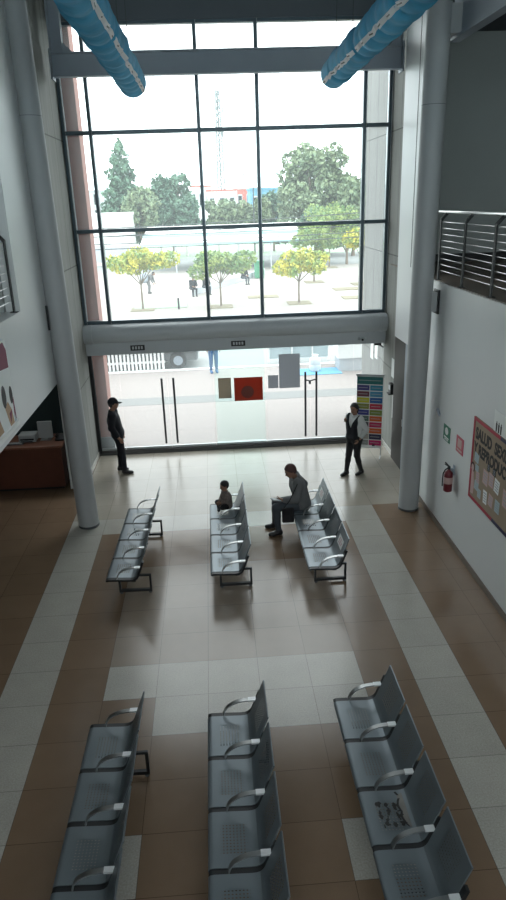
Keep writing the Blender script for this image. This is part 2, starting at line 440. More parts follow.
# right side
sbox('wall_right', M['white'], WR, WR+.25, YB, 12.0, 0, 2.8)
sbox('wall_right', M['white'], WR, XR, YB, 14.2, 2.8, 4.2)
sbox('wall_right', M['white'], WR, WR+.2, 12.75, 14.2, 4.2, CZ)
sbox('wall_right', M['concrete'], 3.95, 4.25, 14.36, DY+.1, 0, CZ)
sbox('wall_right', M['concrete'], 3.95, 4.25, 14.2, 14.36, 2.8, CZ)
sbox('wall_right', M['greywall'], WR+.2, XR, 15.0, 15.2, 4.2, CZ)
sbox('wall_right', M['greywall'], 5.6, 5.8, 12.0, 15.0, 0, 2.8)
sbox('wall_right', M['greywall'], 4.1, 5.8, 11.75, 11.85, 0, 2.8)
sbox('ceiling', M['darkceil'], WR+.25, XR, YB, 15.0, 8.56, 8.7)
sbox('floor', M['baseboard'], WR+.03, XR, YB, 15.0, 4.2, 4.215)
sbox('baseboard_right', M['baseboard'], WR-.018, WR, YB, 12.0, 0, .10)
sbox('baseboard_right', M['whitebase'], 3.93, 3.95, 14.36, DY-.1, 0, .10)
sbox('baseboard_end', M['black'], WR+.2, XR, 14.97, 15.0, 4.215, 4.38)
sbox('trim_2', M['black'], WR-.006, WR, 13.25, 13.265, 4.3, 9.0)
sbox('trim_3', M['black'], WR-.03, WR+.02, 12.0, 12.05, 0, 2.8)
# dark timber door leaf and pale frame in the recess
d5 = struct(MB().box(3.9, 3.96, 13.46, 14.34, 0, 2.75).build('door_5', M['brownwood']))
MB().box(3.88, 3.9, 13.5, 13.52, 1.0, 1.15).build('handle', M['silver'], d5)
sbox('trim_4', M['steelpaint'], 3.88, 4.0, 13.3, 13.46, 0, 2.8)
# header above the window, cross beam with end posts
sbox('trim_5', M['header'], XL, XR, DY-.12, DY+.25, 8.95, CZ)
bm_ = MB().box(WL, WR, 14.42, 14.46, 7.86, 8.24).box(WL, WR, 14.36, 14.54, 8.22, 8.25).box(WL, WR, 14.36, 14.54, 7.85, 7.88)
bm_.box(WL, WL+.03, 14.3, 14.6, 7.8, 8.3).box(WR-.03, WR, 14.3, 14.6, 7.8, 8.3)
struct(bm_.build('trim_6', M['steelpaint']))
for x0 in (WL+.02, WR-.25):
    pb = MB().box(x0, x0+.23, 14.42, 14.48, 8.24, CZ).box(x0, x0+.03, 14.36, 14.54, 8.24, CZ).box(x0+.2, x0+.23, 14.36, 14.54, 8.24, CZ)
    gx = x0+.23 if x0 < 0 else x0
    sgn = 1 if x0 < 0 else -1
    pb.prism([(gx, 8.24), (gx+sgn*.18, 8.24), (gx, 8.42)], 14.43, 14.46)
    struct(pb.build('trim_7', M['steelpaint']))
# long roof beams over the galleries
for bx in (WR+.06, WL-.16):
    b2 = MB().box(bx+.04, bx+.07, YB, 11.9, 7.83, 8.45).box(bx-.03, bx+.14, YB, 11.9, 7.80, 7.84).box(bx-.03, bx+.14, YB, 11.9, 8.42, 8.46)
    struct(b2.build('trim_8', M['steelpaint']))
# round columns with bracket stubs to the slabs
def column(cx, cy_, wx, lean):
    cm = MB().lathe([(.185, 0), (.185, 2.0), (.185, 4.6), (.186, 6.9), (.186, CZ)], (cx, cy_, 0), 40)
    cm.v = [(x+lean*z/8.0, y_, z) for x, y_, z in cm.v]
    o = struct(cm.build('column', M['colpaint'], smooth=True))
    s = 1 if wx > cx else -1
    MB().box(min(cx, wx), max(cx, wx), cy_-.12, cy_+.06, 3.72, 4.04).build('bracket', M['colpaint'], o)
    MB().box(min(wx, wx-s*.03), max(wx, wx-s*.03), cy_-.17, cy_+.1, 3.68, 4.08).build('plate', M['black'], o)
    MB().box(min(cx, wx+s*.2), max(cx, wx+s*.2), cy_-.1, cy_+.1, 7.86, 8.25).build('bracket', M['colpaint'], o)
    MB().lathe([(.19, 0), (.19, .03), (.186, .04)], (cx, cy_, 0), 40).build('base_ring', M['darkgrey'], o, smooth=True)
    MB().lathe([(.187, 6.9), (.187, 6.906)], (cx+lean*6.9/8, cy_, 0), 40).build('joint_ring', M['darkgrey'], o, smooth=True)
column(-2.49, 11.66, WL, -.14); column(3.54, 11.62, WR, .09)

# curtain wall
win = bpy.data.objects.new('window_1', None); COL.objects.link(win); win['kind'] = 'structure'
mx = [-2.81, -2.28, -.07, 1.14, 3.37, 3.90]; tz = [3.14, 5.08, 6.99, 8.93]
for i, x in enumerate(mx):
    wd = .036
    MB().box(x-wd, x+wd, DY-.07, DY+.07, 3.10, 8.97).build('mullion', M['frame'], win)
    MB().box(x+wd-.012, x+wd+.004, DY-.075, DY+.02, 3.10, 8.97).build('lit_edge', M['silver'], win)  # silver strip paints the lit side of each mullion
for z in tz:
    MB().box(mx[0], mx[-1], DY-.075, DY+.065, z-.038, z+.038).build('transom', M['frame'], win)
MB().box(mx[0], mx[-1], DY-.09, DY+.0, 3.075, 3.105).build('sill', M['silver'], win)
for i in range(5):
    for k in range(3):
        MB().box(mx[i]+.04, mx[i+1]-.04, DY-.006, DY+.006, tz[k]+.04, tz[k+1]-.04).build('pane', M['glass'], win)
# rounded lintel
prof = [(15.62, 3.10), (15.40, 3.10)]
for k in range(0, 13):
    a = PI/2 + k*PI/12*1.05
    prof.append((15.36+.20*math.cos(a), 2.90+.20*math.sin(a)))
prof += [(15.36, 2.70), (15.36, 2.42), (15.62, 2.42)]
lt = struct(MB().prism(prof, WL-.15, WR+.1, 'X').build('trim_9', M['lintel'], smooth=True))
for x in (WL+.02, WR-.03):
    cap = MB(); cap.prism([(15.36+.215*math.cos(2*PI*k/24), 2.90+.215*math.sin(2*PI*k/24)) for k in range(24)], x-.03, x+.03, 'X')
    cap.build('end_cap', M['lintel'], lt)
# glazed entrance
sb_ = MB().box(-2.86, 3.95, DY-.05, DY+.05, 0, .10).box(-2.86, 3.95, DY-.08, DY+.08, 0, .035)
struct(sb_.build('trim_10', M['doorrail']))
sbox('trim_11', M['black'], -2.86, -2.78, DY-.05, DY+.05, 0, 2.42)
def glazed(name, x0, x1, m=M['glass'], hx=None, dy=0):
    o = struct(MB().box(x0+.006, x1-.006, DY-.006+dy, DY+.006+dy, .10, 2.42).build(name, m))
    MB().box(x0+.006, x1-.006, DY-.018+dy, DY+.018+dy, .10, .15).build('bottom_rail', M['silver'], o)
    if hx is not None:
        h = MB().tube([(hx, DY-.06, .23), (hx, DY-.06, 1.81)], .025, 12)
        for z in (.45, 1.6): h.tube([(hx, DY-.06, z), (hx, DY+.06, z)], .009, 8)
        h.build('handle', M['darkgrey'], o, smooth=True)
    return o
glazed('window_2', -2.78, -2.2)
glazed('door_1', -2.2, -1.11, hx=-1.24)
glazed('door_2', -1.11, -.05, hx=-.97)
glazed('window_3', -.05, 1.18, M['tealglass'])
glazed('window_4', -.02, 1.15, M['tealglass'], dy=.06)
d3 = glazed('door_3', 1.18, 2.23, hx=2.10)
glazed('door_4', 2.23, 3.24, hx=2.36)
glazed('window_5', 3.24, 3.95)
ch = MB().tube([(2.10, DY-.085, 1.62), (2.2, DY-.1, 1.60), (2.36, DY-.085, 1.63)], .016, 8).rbox(2.2, DY-.1, 1.56, .05, .03, .07, .008)
tag(ch.build('bicycle_lock', M['darkgrey'], smooth=True), 'dark cable lock tying together the two door handles beside the hung posters', 'lock')

# posters stuck on the glass (seen from the back)
def pane_poster(x0, x1, z0, z1, m, label, inner=None):
    o = tag(MB().box(x0, x1, DY-.013, DY-.008, z0, z1).build('poster', m), label, 'poster', 'posters taped to the glass entrance')
    if inner: inner(o)
    return o
pane_poster(.06, .36, 1.25, 1.74, M['posterTaupe'], 'small grey-brown poster taped to the glass beside the rust-red poster')
pane_poster(.43, 1.10, 1.17, 1.73, M['posterRed'], 'wide rust-red poster taped to the greenish glass panel',
    lambda o: MB().lathe([(.15, 0), (.15, .003)], (0, 0, 0), 24).build('seal', M['seal'], o, loc=(.74, DY-.0135, 1.38)).__setattr__('rotation_euler', (PI/2, 0, 0)))
pane_poster(1.49, 1.98, 1.43, 2.24, M['posterGrey'], 'tall dark grey poster taped high on the glass door')
pane_poster(1.23, 1.47, 1.44, 1.75, M['posterGrey'], 'smallest grey poster, beside the tall dark grey poster')

# small things on the lintel
for x, lb in ((-1.71, 'small dark sign on the lintel above the first pair of door handles'), (.56, 'small dark sign on the lintel above the rust-red poster')):
    s = thing('lintel_sign', lb, 'sign', (x, 15.36, 2.56), 0, 'dark signs on the entrance lintel')
    MB().box(-.16, .16, -.015, 0, -.06, .06).build('plate', M['black'], s)
    st = MB()
    for k in range(4): st.box(-.12+k*.065, -.08+k*.065, -.018, -.015, -.03, .035)
    st.build('pale_marks', M['pale'], s)
s = thing('motion_sensor', 'small grey door sensor on the lintel beside the end of the glass entrance', 'sensor', (3.4, 15.36, 2.55))
MB().rbox(0, -.04, 0, .16, .08, .08, .015).build('housing', M['pale'], s); MB().ball((0, -.08, -.02), .028).build('lens', M['black'], s, smooth=True)
s = thing('door_closer', 'dark hinge arm under the lintel at the concrete pier', 'closer', (3.78, 15.41, 2.395))
MB().rbox(0, 0, 0, .16, .1, .05, .01).build('housing', M['black'], s); MB().bar((0, 0, 0), (.06, -.3, -.02), .03, .015).build('arm', M['black'], s)

# ------------------------------------------------------------------ gallery railings
def railing(x, y0, y1, step, side, label, name='railing'):
    """side: direction (+1/-1) in X towards the gallery"""
    t = thing(name, label, 'railing', (x, y0, 4.215), 0, 'gallery railings')
    L = y1-y0; n = int(abs(L)/step)+1; sg = 1 if L > 0 else -1
    for k in range(n):
        yy = k*step*sg
        MB().bar((0, yy, 0), (0, yy, .98), .022, .06).bar((0, yy, .97), (side*.10, yy, 1.08), .022, .045).box(-.05, .05, yy-.05, yy+.05, 0, .012).build('post', M['postdark'], t)
    for q in range(9):
        z = .16+q*.098
        MB().tube([(side*.02, 0, z), (side*.02, L, z)], .0052, 6).build('rod', M['railsteel'], t, smooth=True)
    MB().tube([(side*.10, .9 if sg < 0 and side > 0 else 0, 1.10), (side*.10, L, 1.10)], .028, 10).build('handrail', M['railsteel'], t, smooth=True)
railing(WR+.06, 11.8, 4.5, 1.16, 1, 'steel rod railing on the gallery above the bulletin board')
railing(WL-.06, 9.9, 5.0, 1.16, -1, 'steel rod railing on the gallery above the wall mural')

# ------------------------------------------------------------------ fabric ducts
def duct(x, z, yend, ystart, inward, label):
    t = thing('fabric_duct', label, 'duct', (x, yend, z), 0, 'blue fabric ducts')
    R = .205; pts = []; rs = []
    L = yend-ystart; seg = .42; n = int(L/seg)
    rnd = random.Random(3 if inward > 0 else 5)
    pts.append((0, 0, 0)); rs.append(R*.55)
    pts.append((0, -.03, 0)); rs.append(R*.82)
    k = 0; yy = -.10
    while yy > -L:
        a = yy
        for q, f in ((0, .93), (.12, 1.06), (.45, 1.08), (.8, 1.02)):
            pts.append((rnd.uniform(-.013, .013), a-q*seg+rnd.uniform(-.03, .03), rnd.uniform(-.012, .012)-.012*math.sin(q*PI))); rs.append(R*(f+rnd.uniform(-.035, .035)))
        yy -= seg
    MB().tube(pts, rs, 28).build('sleeve', M['ductblue'], t, smooth='all')
    ang = math.radians(-90+inward*52)
    st = MB(); hw = .14
    prevs = None
    for i in range(2, len(pts)):
        q = pts[i]; rr = rs[i]+.006
        row = [(q[0]+rr*math.cos(ang+a*hw/.5), q[1], q[2]+rr*math.sin(ang+a*hw/.5)) for a in (-.5, -.12, .12, .5)]
        if prevs is not None:
            st.cur = 0; st.add(prevs+row, [(0, 1, 5, 4), (2, 3, 7, 6)])
            st.cur = 1 if i % 4 == 0 else 0; st.add(prevs+row, [(1, 2, 6, 5)])
        prevs = row
    st.build('vent_strip', [M['ductwhite'], M['darkgrey']], t, fix=False)
    for k in range(0, int(L/1.3)):
        MB().tube([(0, -.35-k*1.3, R*.98), (.01, -.35-k*1.3, CZ-z)], .006, 5).build('wire', M['cable'], t)
duct(-1.08, 7.44, 12.5, 2.5, 1, 'blue fabric air duct hanging above the bench nearest the capped guard')
duct(2.17, 7.50, 12.5, 2.5, -1, 'blue fabric air duct hanging beside the column next to the extinguisher wall')

# ------------------------------------------------------------------ benches
PITCHW = .61
def bench_proto(label):
    t = thing('waiting_bench', label, 'bench', (0, 0, 0), 0, 'four-seat steel waiting benches')
    X0 = -.30
    seatp = [(0, .395), (.004, .412), (.018, .425), (.05, .43), (.20, .424), (.36, .416), (.40, .418), (.43, .428)]
    backp = [(.43, .428), (.452, .448), (.468, .475), (.50, .56), (.55, .70), (.60, .84), (.606, .855), (.616, .858)]
    sm = MB().strip(seatp, .014, -.277, .277); bk = MB().strip(backp, .014, -.277, .277)
    for k in range(4):
        y = (k-1.5)*PITCHW
        if k == 0:
            s0 = sm.build('seat', M['seat'], t, smooth=True, loc=(X0, y, 0)); b0 = bk.build('backrest', M['back'], t, smooth=True, loc=(X0, y, 0))
        else:
            for o in (s0, b0):
                c = o.copy(); COL.objects.link(c); c.parent = t; c.location = (X0, y, 0)
    full = [(x, z-.006) for x, z in seatp[1:]]+[(x+.006, z-.006) for x, z in backp[1:5]]
    brk = MB().strip(full, .03, -.029, .029)
    # curved flat armrest
    arm = [(.165, .40), (.168, .44), (.185, .485), (.22, .53), (.275, .567), (.34, .59), (.41, .60), (.47, .603), (.535, .603)]
    am = MB().strip(arm, .012, -.024, .024)
    pad = MB().box(.44, .535, -.027, .027, .588, .606)
    for k in range(5):
        y = (k-2)*PITCHW
        if k == 0:
            o1 = brk.build('bracket', M['black'], t, smooth=True, loc=(X0, y, 0)); o2 = am.build('armrest', M['chrome'], t, smooth=True, loc=(X0, y, 0))
            o3 = pad.build('end_plate', M['endplate'], o2)
        else:
            c = o1.copy(); COL.objects.link(c); c.parent = t; c.location = (X0, y, 0)
            c = o2.copy(); COL.objects.link(c); c.parent = t; c.location = (X0, y, 0)
            g = o3.copy(); COL.objects.link(g); g.parent = c
    MB().rbox(.40+X0, 0, .355, .07, 2.36, .05, .01).build('beam', M['black'], t)
    rr = MB().bar((.63+X0, -1.20, .40), (.63+X0, 1.20, .40), .02, .02)
    for k in range(2):
        y = (-1, 1)[k]*.93
        lg = MB()
        a, b, z0, z1 = .13+X0, .63+X0, .045, .30
        lg.box(a, b, y-.02, y+.02, z0-.02, z0+.02).box(a, b, y-.015, y+.015, z1-.015, z1+.015)
        lg.box(a, a+.03, y-.02, y+.02, z0, z1).box(b-.03, b, y-.02, y+.02, z0, z1).box(.38+X0, .42+X0, y-.02, y+.02, z1, .335)
        l = lg.build('leg', M['black'], t)
        for q in (a+.03, b-.03):
            MB().lathe([(.024, 0), (.026, .012), (.018, .03)], (q, y, 0), 12).build('foot_pad', M['darkgrey'], l)
    return t
FY = 10.12
b1 = bench_proto('far-row steel bench nearest the guard in a cap, empty seats, towards the reception desk')
b1.location = (-1.735+.30, FY, 0); b1.rotation_euler.z = math.radians(-1.6)
b2 = dup(b1, (-.22+.30, FY, 0), 0, 'far-row steel bench with a toddler sitting on its farthest seat')
b3 = dup(b1, (1.24+.30, FY-.02, 0), 0, 'far-row steel bench with a man in a grey jacket sitting on it')
b4 = dup(b1, (-1.53+.30, 4.66, 0), math.radians(-.5), 'near-row steel bench on the reception desk side of the hall')
b5 = dup(b1, (-.27+.30, 4.70, 0), 0, 'near-row steel bench in the middle, clean, with a bench on either side')
b6 = dup(b1, (1.115+.30, 4.80, 0), math.radians(.3), 'near-row steel bench with a dark worn patch on its third seat')
# paper stickers on the backs of the far bench with the seated man
for k in (0, 3):
    y = (k-1.5)*PITCHW
    st = MB()
    z0, z1 = .60, .74
    xx = lambda z: .50+(z-.56)/.14*.05-.30-.004
    st.add([(xx(z0), y-.15, z0), (xx(z0), y+.15, z0), (xx(z1), y+.15, z1), (xx(z1), y-.15, z1)], [(0, 1, 2, 3)])
    so_ = st.build('sticker', M['paper'], b3); so_['label'] = 'white notice sticker on the backrest'
    li = MB()
    for q, zz in enumerate((.635, .67, .705)):
        wd = (.09, .11, .07)[q]
        li.add([(xx(zz)-.002, y-wd, zz-.008), (xx(zz)-.002, y+wd, zz-.008), (xx(zz+.008)-.002, y+wd, zz+.008), (xx(zz+.008)-.002, y-wd, zz+.008)], [(0, 1, 2, 3)])
    li.build('print', M['signpink'], so_)
# worn patch on the third near seat
rnd = random.Random(4)
wy = (2-1.5)*PITCHW
wy = -(2-1.5)*PITCHW
wp = MB()
def blot(mb, cx, cyy, rx, ry, z):
    pts = []
    n = 11
    for k in range(n):
        a = 2*PI*k/n; f = rnd.uniform(.6, 1.2)
        pts.append((cx+rx*f*math.cos(a), cyy+ry*f*math.sin(a), z+.0012))
    mb.add(pts, [tuple(range(n))])
zs = lambda x: .43-(x-.05)*.0435
for k in range(34):
    x = .13+.22*rnd.random()**.7; yy = rnd.uniform(-.12, .14)
    blot(wp, x-.30, wy+yy, rnd.uniform(.006, .022), rnd.uniform(.008, .030), zs(x)+.0002*k)
line = [(.34, .25), (.37, .20), (.345, .15), (.33, .10), (.35, .04), (.335, -.02), (.355, -.08), (.385, -.12)]
for (xa, ya), (xb, yb) in zip(line, line[1:]):
    L_ = [(xa-.011, ya, zs(xa)+.003), (xa+.010, ya+.006, zs(xa)+.003), (xb+.008, yb-.004, zs(xb)+.003), (xb-.013, yb, zs(xb)+.003)]
    wp.add([(x-.30, wy+yy, z) for x, yy, z in L_], [(0, 1, 2, 3)])
o = wp.build('stain', M['stain'], b6); o['label'] = 'dark flaked patch'
wb = MB(); wb.add([(x-.30, wy+yy, z) for x, yy, z in ((.35, .22, .4195), (.398, .24, .4195), (.400, .10, .4195), (.398, -.12, .4195), (.385, -.13, .4195), (.36, -.08, .4195), (.345, -.02, .4195), (.36, .04, .4195), (.34, .10, .4195))], [tuple(range(9))])
o = wb.build('worn_area', M['wornbeige'], b6); o['label'] = 'pale worn area'

# ------------------------------------------------------------------ SDF figures
class SDF:
    def __init__(s): s.p = []
    def cap(s, a, b, ra, rb=None, k=.03): s.p.append(('c', np.array(a, float), np.array(b, float), ra, ra if rb is None else rb, k)); return s
    def ell(s, c, r, k=.02, rot=None): s.p.append(('e', np.array(c, float), np.array(r, float), rot, 0, k)); return s
    def mesh(s, h, off=0.0, clip=None):
        lo = np.full(3, 1e9); hi = -lo
        for q in s.p:
            if q[0] == 'c': m = max(q[3], q[4]); pts = (q[1]-m, q[1]+m, q[2]-m, q[2]+m)
            else: m = max(q[2]); pts = (q[1]-m, q[1]+m)
            for t in pts: lo = np.minimum(lo, t); hi = np.maximum(hi, t)
        lo = lo-off-3*h; hi = hi+off+3*h
        n = np.ceil((hi-lo)/h).astype(int)+1
        Fd = np.full(n, 1.0, np.float32)
        ax = [lo[i]+h*np.arange(n[i]) for i in range(3)]
        for q in s.p:
            k = q[5]
            if q[0] == 'c': m = max(q[3], q[4]); a = np.minimum(q[1], q[2])-m; b = np.maximum(q[1], q[2])+m
            else: m = max(q[2]); a = q[1]-m; b = q[1]+m
            pad = k*1.5+off+3*h+.03
            i0 = np.clip(np.floor((a-pad-lo)/h).astype(int), 0, n-1); i1 = np.clip(np.ceil((b+pad-lo)/h).astype(int)+1, 1, n)
            X, Y, Z = np.meshgrid(*[ax[i][i0[i]:i1[i]] for i in range(3)], indexing='ij')
            if q[0] == 'c':
                A, B = q[1], q[2]; d = B-A; L2 = max(d@d, 1e-9)
                t = np.clip(((X-A[0])*d[0]+(Y-A[1])*d[1]+(Z-A[2])*d[2])/L2, 0, 1)
                D = np.sqrt((X-A[0]-t*d[0])**2+(Y-A[1]-t*d[1])**2+(Z-A[2]-t*d[2])**2)-(q[3]+(q[4]-q[3])*t)
            else:
                P = np.stack([X-q[1][0], Y-q[1][1], Z-q[1][2]], -1)
                if q[3] is not None: P = P @ np.array(q[3])
                r = q[2]; k0 = np.sqrt(((P/r)**2).sum(-1)); k1 = np.sqrt(((P/(r*r))**2).sum(-1))+1e-9
                D = k0*(k0-1)/k1
            sl = tuple(slice(i0[i], i1[i]) for i in range(3)); O = Fd[sl]
            if k > 0:
                hh = np.clip(.5+.5*(O-D)/k, 0, 1); Fd[sl] = O*(1-hh)+D*hh-k*hh*(1-hh)
            else: Fd[sl] = np.minimum(O, D)
        Fd = Fd-off
        if clip is not None:
            X, Y, Z = np.meshgrid(*ax, indexing='ij'); Fd = np.maximum(Fd, clip(X, Y, Z).astype(np.float32))
            for sl in (0, -1):
                Fd[sl] = 1; Fd[:, sl] = 1; Fd[:, :, sl] = 1
        return surfnet(Fd, lo, h)
def surfnet(Fd, lo, h):
    S = Fd < 0
    c = [S[i:S.shape[0]-1+i, j:S.shape[1]-1+j, k:S.shape[2]-1+k] for i in (0, 1) for j in (0, 1) for k in (0, 1)]
    tot = sum(x.astype(np.int8) for x in c); act = (tot > 0) & (tot < 8)
    idx = -np.ones(act.shape, int); cells = np.argwhere(act); idx[act] = np.arange(len(cells))
    pos = np.zeros((len(cells), 3)); cnt = np.zeros(len(cells))
    corner = lambda d: Fd[cells[:, 0]+d[0], cells[:, 1]+d[1], cells[:, 2]+d[2]]
    cs = [(i, j, k) for i in (0, 1) for j in (0, 1) for k in (0, 1)]
    for a in cs:
        for ax in range(3):
            if a[ax] == 1: continue
            b = list(a); b[ax] = 1
            fa, fb = corner(a), corner(b); x = (fa < 0) != (fb < 0)
            t = np.where(x, fa/np.where(x, fa-fb, 1), 0)
            q = np.tile(np.array(a, float), (len(cells), 1)); q[:, ax] += t
            pos[x] += q[x]; cnt[x] += 1
    pos = (pos/cnt[:, None]+cells)*h+lo
    faces = []
    for ax in range(3):
        o1, o2 = [(1, 2), (2, 0), (0, 1)][ax]
        sl0 = [slice(None)]*3; sl1 = [slice(None)]*3; sl0[ax] = slice(0, -1); sl1[ax] = slice(1, None)
        A, B = S[tuple(sl0)], S[tuple(sl1)]; E = np.argwhere(A != B)
        E = E[(E[:, o1] > 0) & (E[:, o2] > 0)]
        inside = A[tuple(E.T)]
        def cell(d1, d2):
            q = E.copy(); q[:, o1] += d1; q[:, o2] += d2
            q = np.minimum(q, np.array(idx.shape)-1); return idx[tuple(q.T)]
        Q = np.stack([cell(-1, -1), cell(0, -1), cell(0, 0), cell(-1, 0)], 1)
        Q[~inside] = Q[~inside][:, ::-1]
        faces.append(Q[(Q >= 0).all(1)])
    return pos, np.concatenate(faces)
def link_pf(name, pf, m, parent):
    pos, fc = pf
    me = bpy.data.meshes.new(name); me.from_pydata(pos.tolist(), [], fc.tolist()); me.materials.append(m)
    for p_ in me.polygons: p_.use_smooth = True
    o = bpy.data.objects.new(name, me); COL.objects.link(o); o.parent = parent
    return o

STAND = dict(pelvis=(0, 0, .95), chest=(0, 0, 1.24), neck=(0, 0, 1.46), head=(.025, 0, 1.62),
    shl=(0, .175, 1.40), shr=(0, -.175, 1.40), ell=(-.02, .225, 1.12), elr=(-.02, -.225, 1.12), wrl=(.06, .23, .88), wrr=(.06, -.23, .88),
    hil=(0, .085, .92), hir=(0, -.085, .92), knl=(.02, .095, .50), knr=(.02, -.095, .50), anl=(-.02, .10, .085), anr=(-.02, -.10, .085))
def rotz2(v, a): return np.array([v[0]*math.cos(a)-v[1]*math.sin(a), v[0]*math.sin(a)+v[1]*math.cos(a), v[2]])
def person(label, loc, rz, J, s=1.0, h=.0085, head_yaw=0, head_pitch=0, top='shirt', topm=None, vestm=None, legm=None, shoem=None,
           hair='short', hairm=None, cap=None, width=1.0, handdir=None, headscale=1.0, group=None, sleeve_end=.03, name='person', foot_yaw=(0, 0), waist=None):
    t = thing(name, label, 'person', loc, rz, group)
    g = {k: np.array(v, float)*s for k, v in {**STAND, **J}.items()}
    q = s*width
    def torso(S):
        up = g['chest']-g['pelvis']; side = (g['shl']-g['shr']); side = side/np.linalg.norm(side); hs = g['hil']-g['hir']; hs = hs/np.linalg.norm(hs)
        for sg in (1, -1):
            S.cap(g['chest']+side*sg*.075*q, g['pelvis']+hs*sg*.06*q, .108*q, .10*q, .05*s)
            S.cap(g['chest']+side*sg*.06*q+(g['neck']-g['chest'])*.35, g['shl' if sg > 0 else 'shr'], .085*q, .062*q, .05*s)
        S.cap(g['hil'], g['hir'], .105*q, .105*q, .05*s)
    def neckp(S): S.cap(g['neck']-(g['head']-g['neck'])*.35, g['neck']+(g['head']-g['neck'])*.55, .056*s, .05*s, .03*s)
    def arms(S, full=True):
        for a in 'lr':
            S.cap(g['sh'+a], g['el'+a], .056*q, .043*q, .035*s); S.cap(g['el'+a], g['wr'+a], .043*q, .029*q, .02*s)
    def legs(S):
        for a in 'lr':
            S.cap(g['hi'+a], g['kn'+a], .088*q, .056*q, .035*s); S.cap(g['kn'+a], g['an'+a], .055*q, .036*s, .02*s)
            mid = g['kn'+a]*.7+g['an'+a]*.3
            S.cap(mid, mid*.9+g['an'+a]*.1, .05*q, .05*q, .02*s)
    # head frame
    cyw, syw = math.cos(head_yaw), math.sin(head_yaw); cpp, spp = math.cos(head_pitch), math.sin(head_pitch)
    fx = np.array([cyw*cpp, syw*cpp, -spp]); lf = np.array([-syw, cyw, 0]); uz = np.cross(fx, lf)
    Rh = np.stack([fx, lf, uz], 1); hc = g['head']; hs_ = s*headscale
    H = lambda a, b, c: hc+(fx*a+lf*b+uz*c)*hs_
    B = SDF(); torso(B); neckp(B); arms(B); legs(B)
    B.ell(H(-.01, 0, .02), np.array((.098, .076, .105))*hs_, .02*s, Rh); B.ell(H(.03, 0, -.05), np.array((.062, .056, .065))*hs_, .03*s, Rh)
    B.cap(H(.085, 0, .015), H(.105, 0, -.02), .010*hs_, .014*hs_, .012*s)       # nose
    B.cap(H(.078, .03, .03), H(.078, -.03, .03), .014*hs_, .014*hs_, .015*s)      # brow
    B.cap(H(.08, .012, -.055), H(.08, -.012, -.055), .011*hs_, .011*hs_, .012*s)  # lips
    for sg in (1, -1): B.ell(H(-.005, sg*.078, -.005), np.array((.022, .010, .032))*hs_, .008*s, Rh)   # ears
    # hands
    for a, sg in (('l', 1), ('r', -1)):
        d = g['wr'+a]-g['el'+a]; d = d/np.linalg.norm(d)
        if handdir and handdir.get(a) is not None: d = np.array(handdir[a], float); d /= np.linalg.norm(d)
        inw = np.array([0, -sg, 0.]); n_ = inw-d*(inw@d)
        if np.linalg.norm(n_) < .2: n_ = np.array([0, 0, -1.])-d*(-d[2])
        n_ /= np.linalg.norm(n_); w_ = np.cross(d, n_)            # n_: palm normal, w_: across knuckles
        if w_[0]+w_[2]*.5 < 0: w_ = -w_
        wr = g['wr'+a]
        for e_ in (-.022, -.007, .008, .023): B.cap(wr+d*.015*s, wr+(d*.085+w_*e_)*s, .017*s, .0135*s, .012*s)
        for e_, ln in ((-.028, .058), (-.010, .074), (.009, .078), (.027, .070)):
            k0 = wr+(d*.085+w_*e_)*s; k1 = k0+(d*.52+n_*.10)*ln*s; k2 = k1+(d*.38+n_*.34)*ln*s
            B.cap(k0, k1, .0098*s, .009*s, .004*s); B.cap(k1, k2, .009*s, .0078*s, .004*s)
        th0 = wr+(d*.03+w_*.024)*s; th1 = th0+(d*.035+w_*.03+n_*.01)*s; th2 = th1+(d*.032+w_*.006+n_*.012)*s
        B.cap(th0, th1, .0125*s, .0108*s, .008*s); B.cap(th1, th2, .0105*s, .009*s, .004*s)
    link_pf('body', B.mesh(h), M['skin'], t)
    eb = MB()
    for sg in (1, -1):
        MB().ball(H(.082, sg*.032, .012), (.011*hs_, .013*hs_, .008*hs_), 8).build('eye', M['eye'], t, smooth='all')
    MB().ball(H(.090, 0, -.055), (.006*hs_, .022*hs_, .006*hs_), 8).build('mouth', M['lip'], t, smooth='all')
    # trousers
    P = SDF(); legs(P); P.cap(g['hil'], g['hir'], .105*q, .105*q, .05*s)
    up = g['chest']-g['pelvis']; upn = np.array(waist, float) if waist else up/np.linalg.norm(up); W0 = g['pelvis']+upn*.10*s
    hs2 = g['hil']-g['hir']; hs2 = hs2/np.linalg.norm(hs2)
    for sg in (1, -1): P.cap(g['pelvis']+hs2*sg*.06*q, g['chest']*.3+g['pelvis']*.7+hs2*sg*.06*q, .1*q, .1*q, .05*s)
    def dn(a): 
        v = g['an'+a]-g['kn'+a]; return v/np.linalg.norm(v)
    def clipP(X, Y, Z):
        c = (X-W0[0])*upn[0]+(Y-W0[1])*upn[1]+(Z-W0[2])*upn[2]
        for a in 'lr':
            v = dn(a); e_ = g['an'+a]-v*.01*s
            dd = (X-e_[0])*v[0]+(Y-e_[1])*v[1]+(Z-e_[2])*v[2]
            near = ((X-e_[0])**2+(Y-e_[1])**2+(Z-e_[2])**2) < (.2*s)**2
            c = np.where(near, np.maximum(c, dd), c)
        return c
    link_pf('trousers', P.mesh(h, .013*s, clipP), legm, t)
    # top
    C = SDF(); torso(C); arms(C)
    C.cap(g['neck']-(g['head']-g['neck'])*.3, g['neck'], .056*s, .055*s, .03*s)
    hem = g['pelvis']+upn*(-.07 if top == 'jacket' else .02)*s; nk = g['neck']; nd = (g['head']-g['neck']); nd = nd/np.linalg.norm(nd)
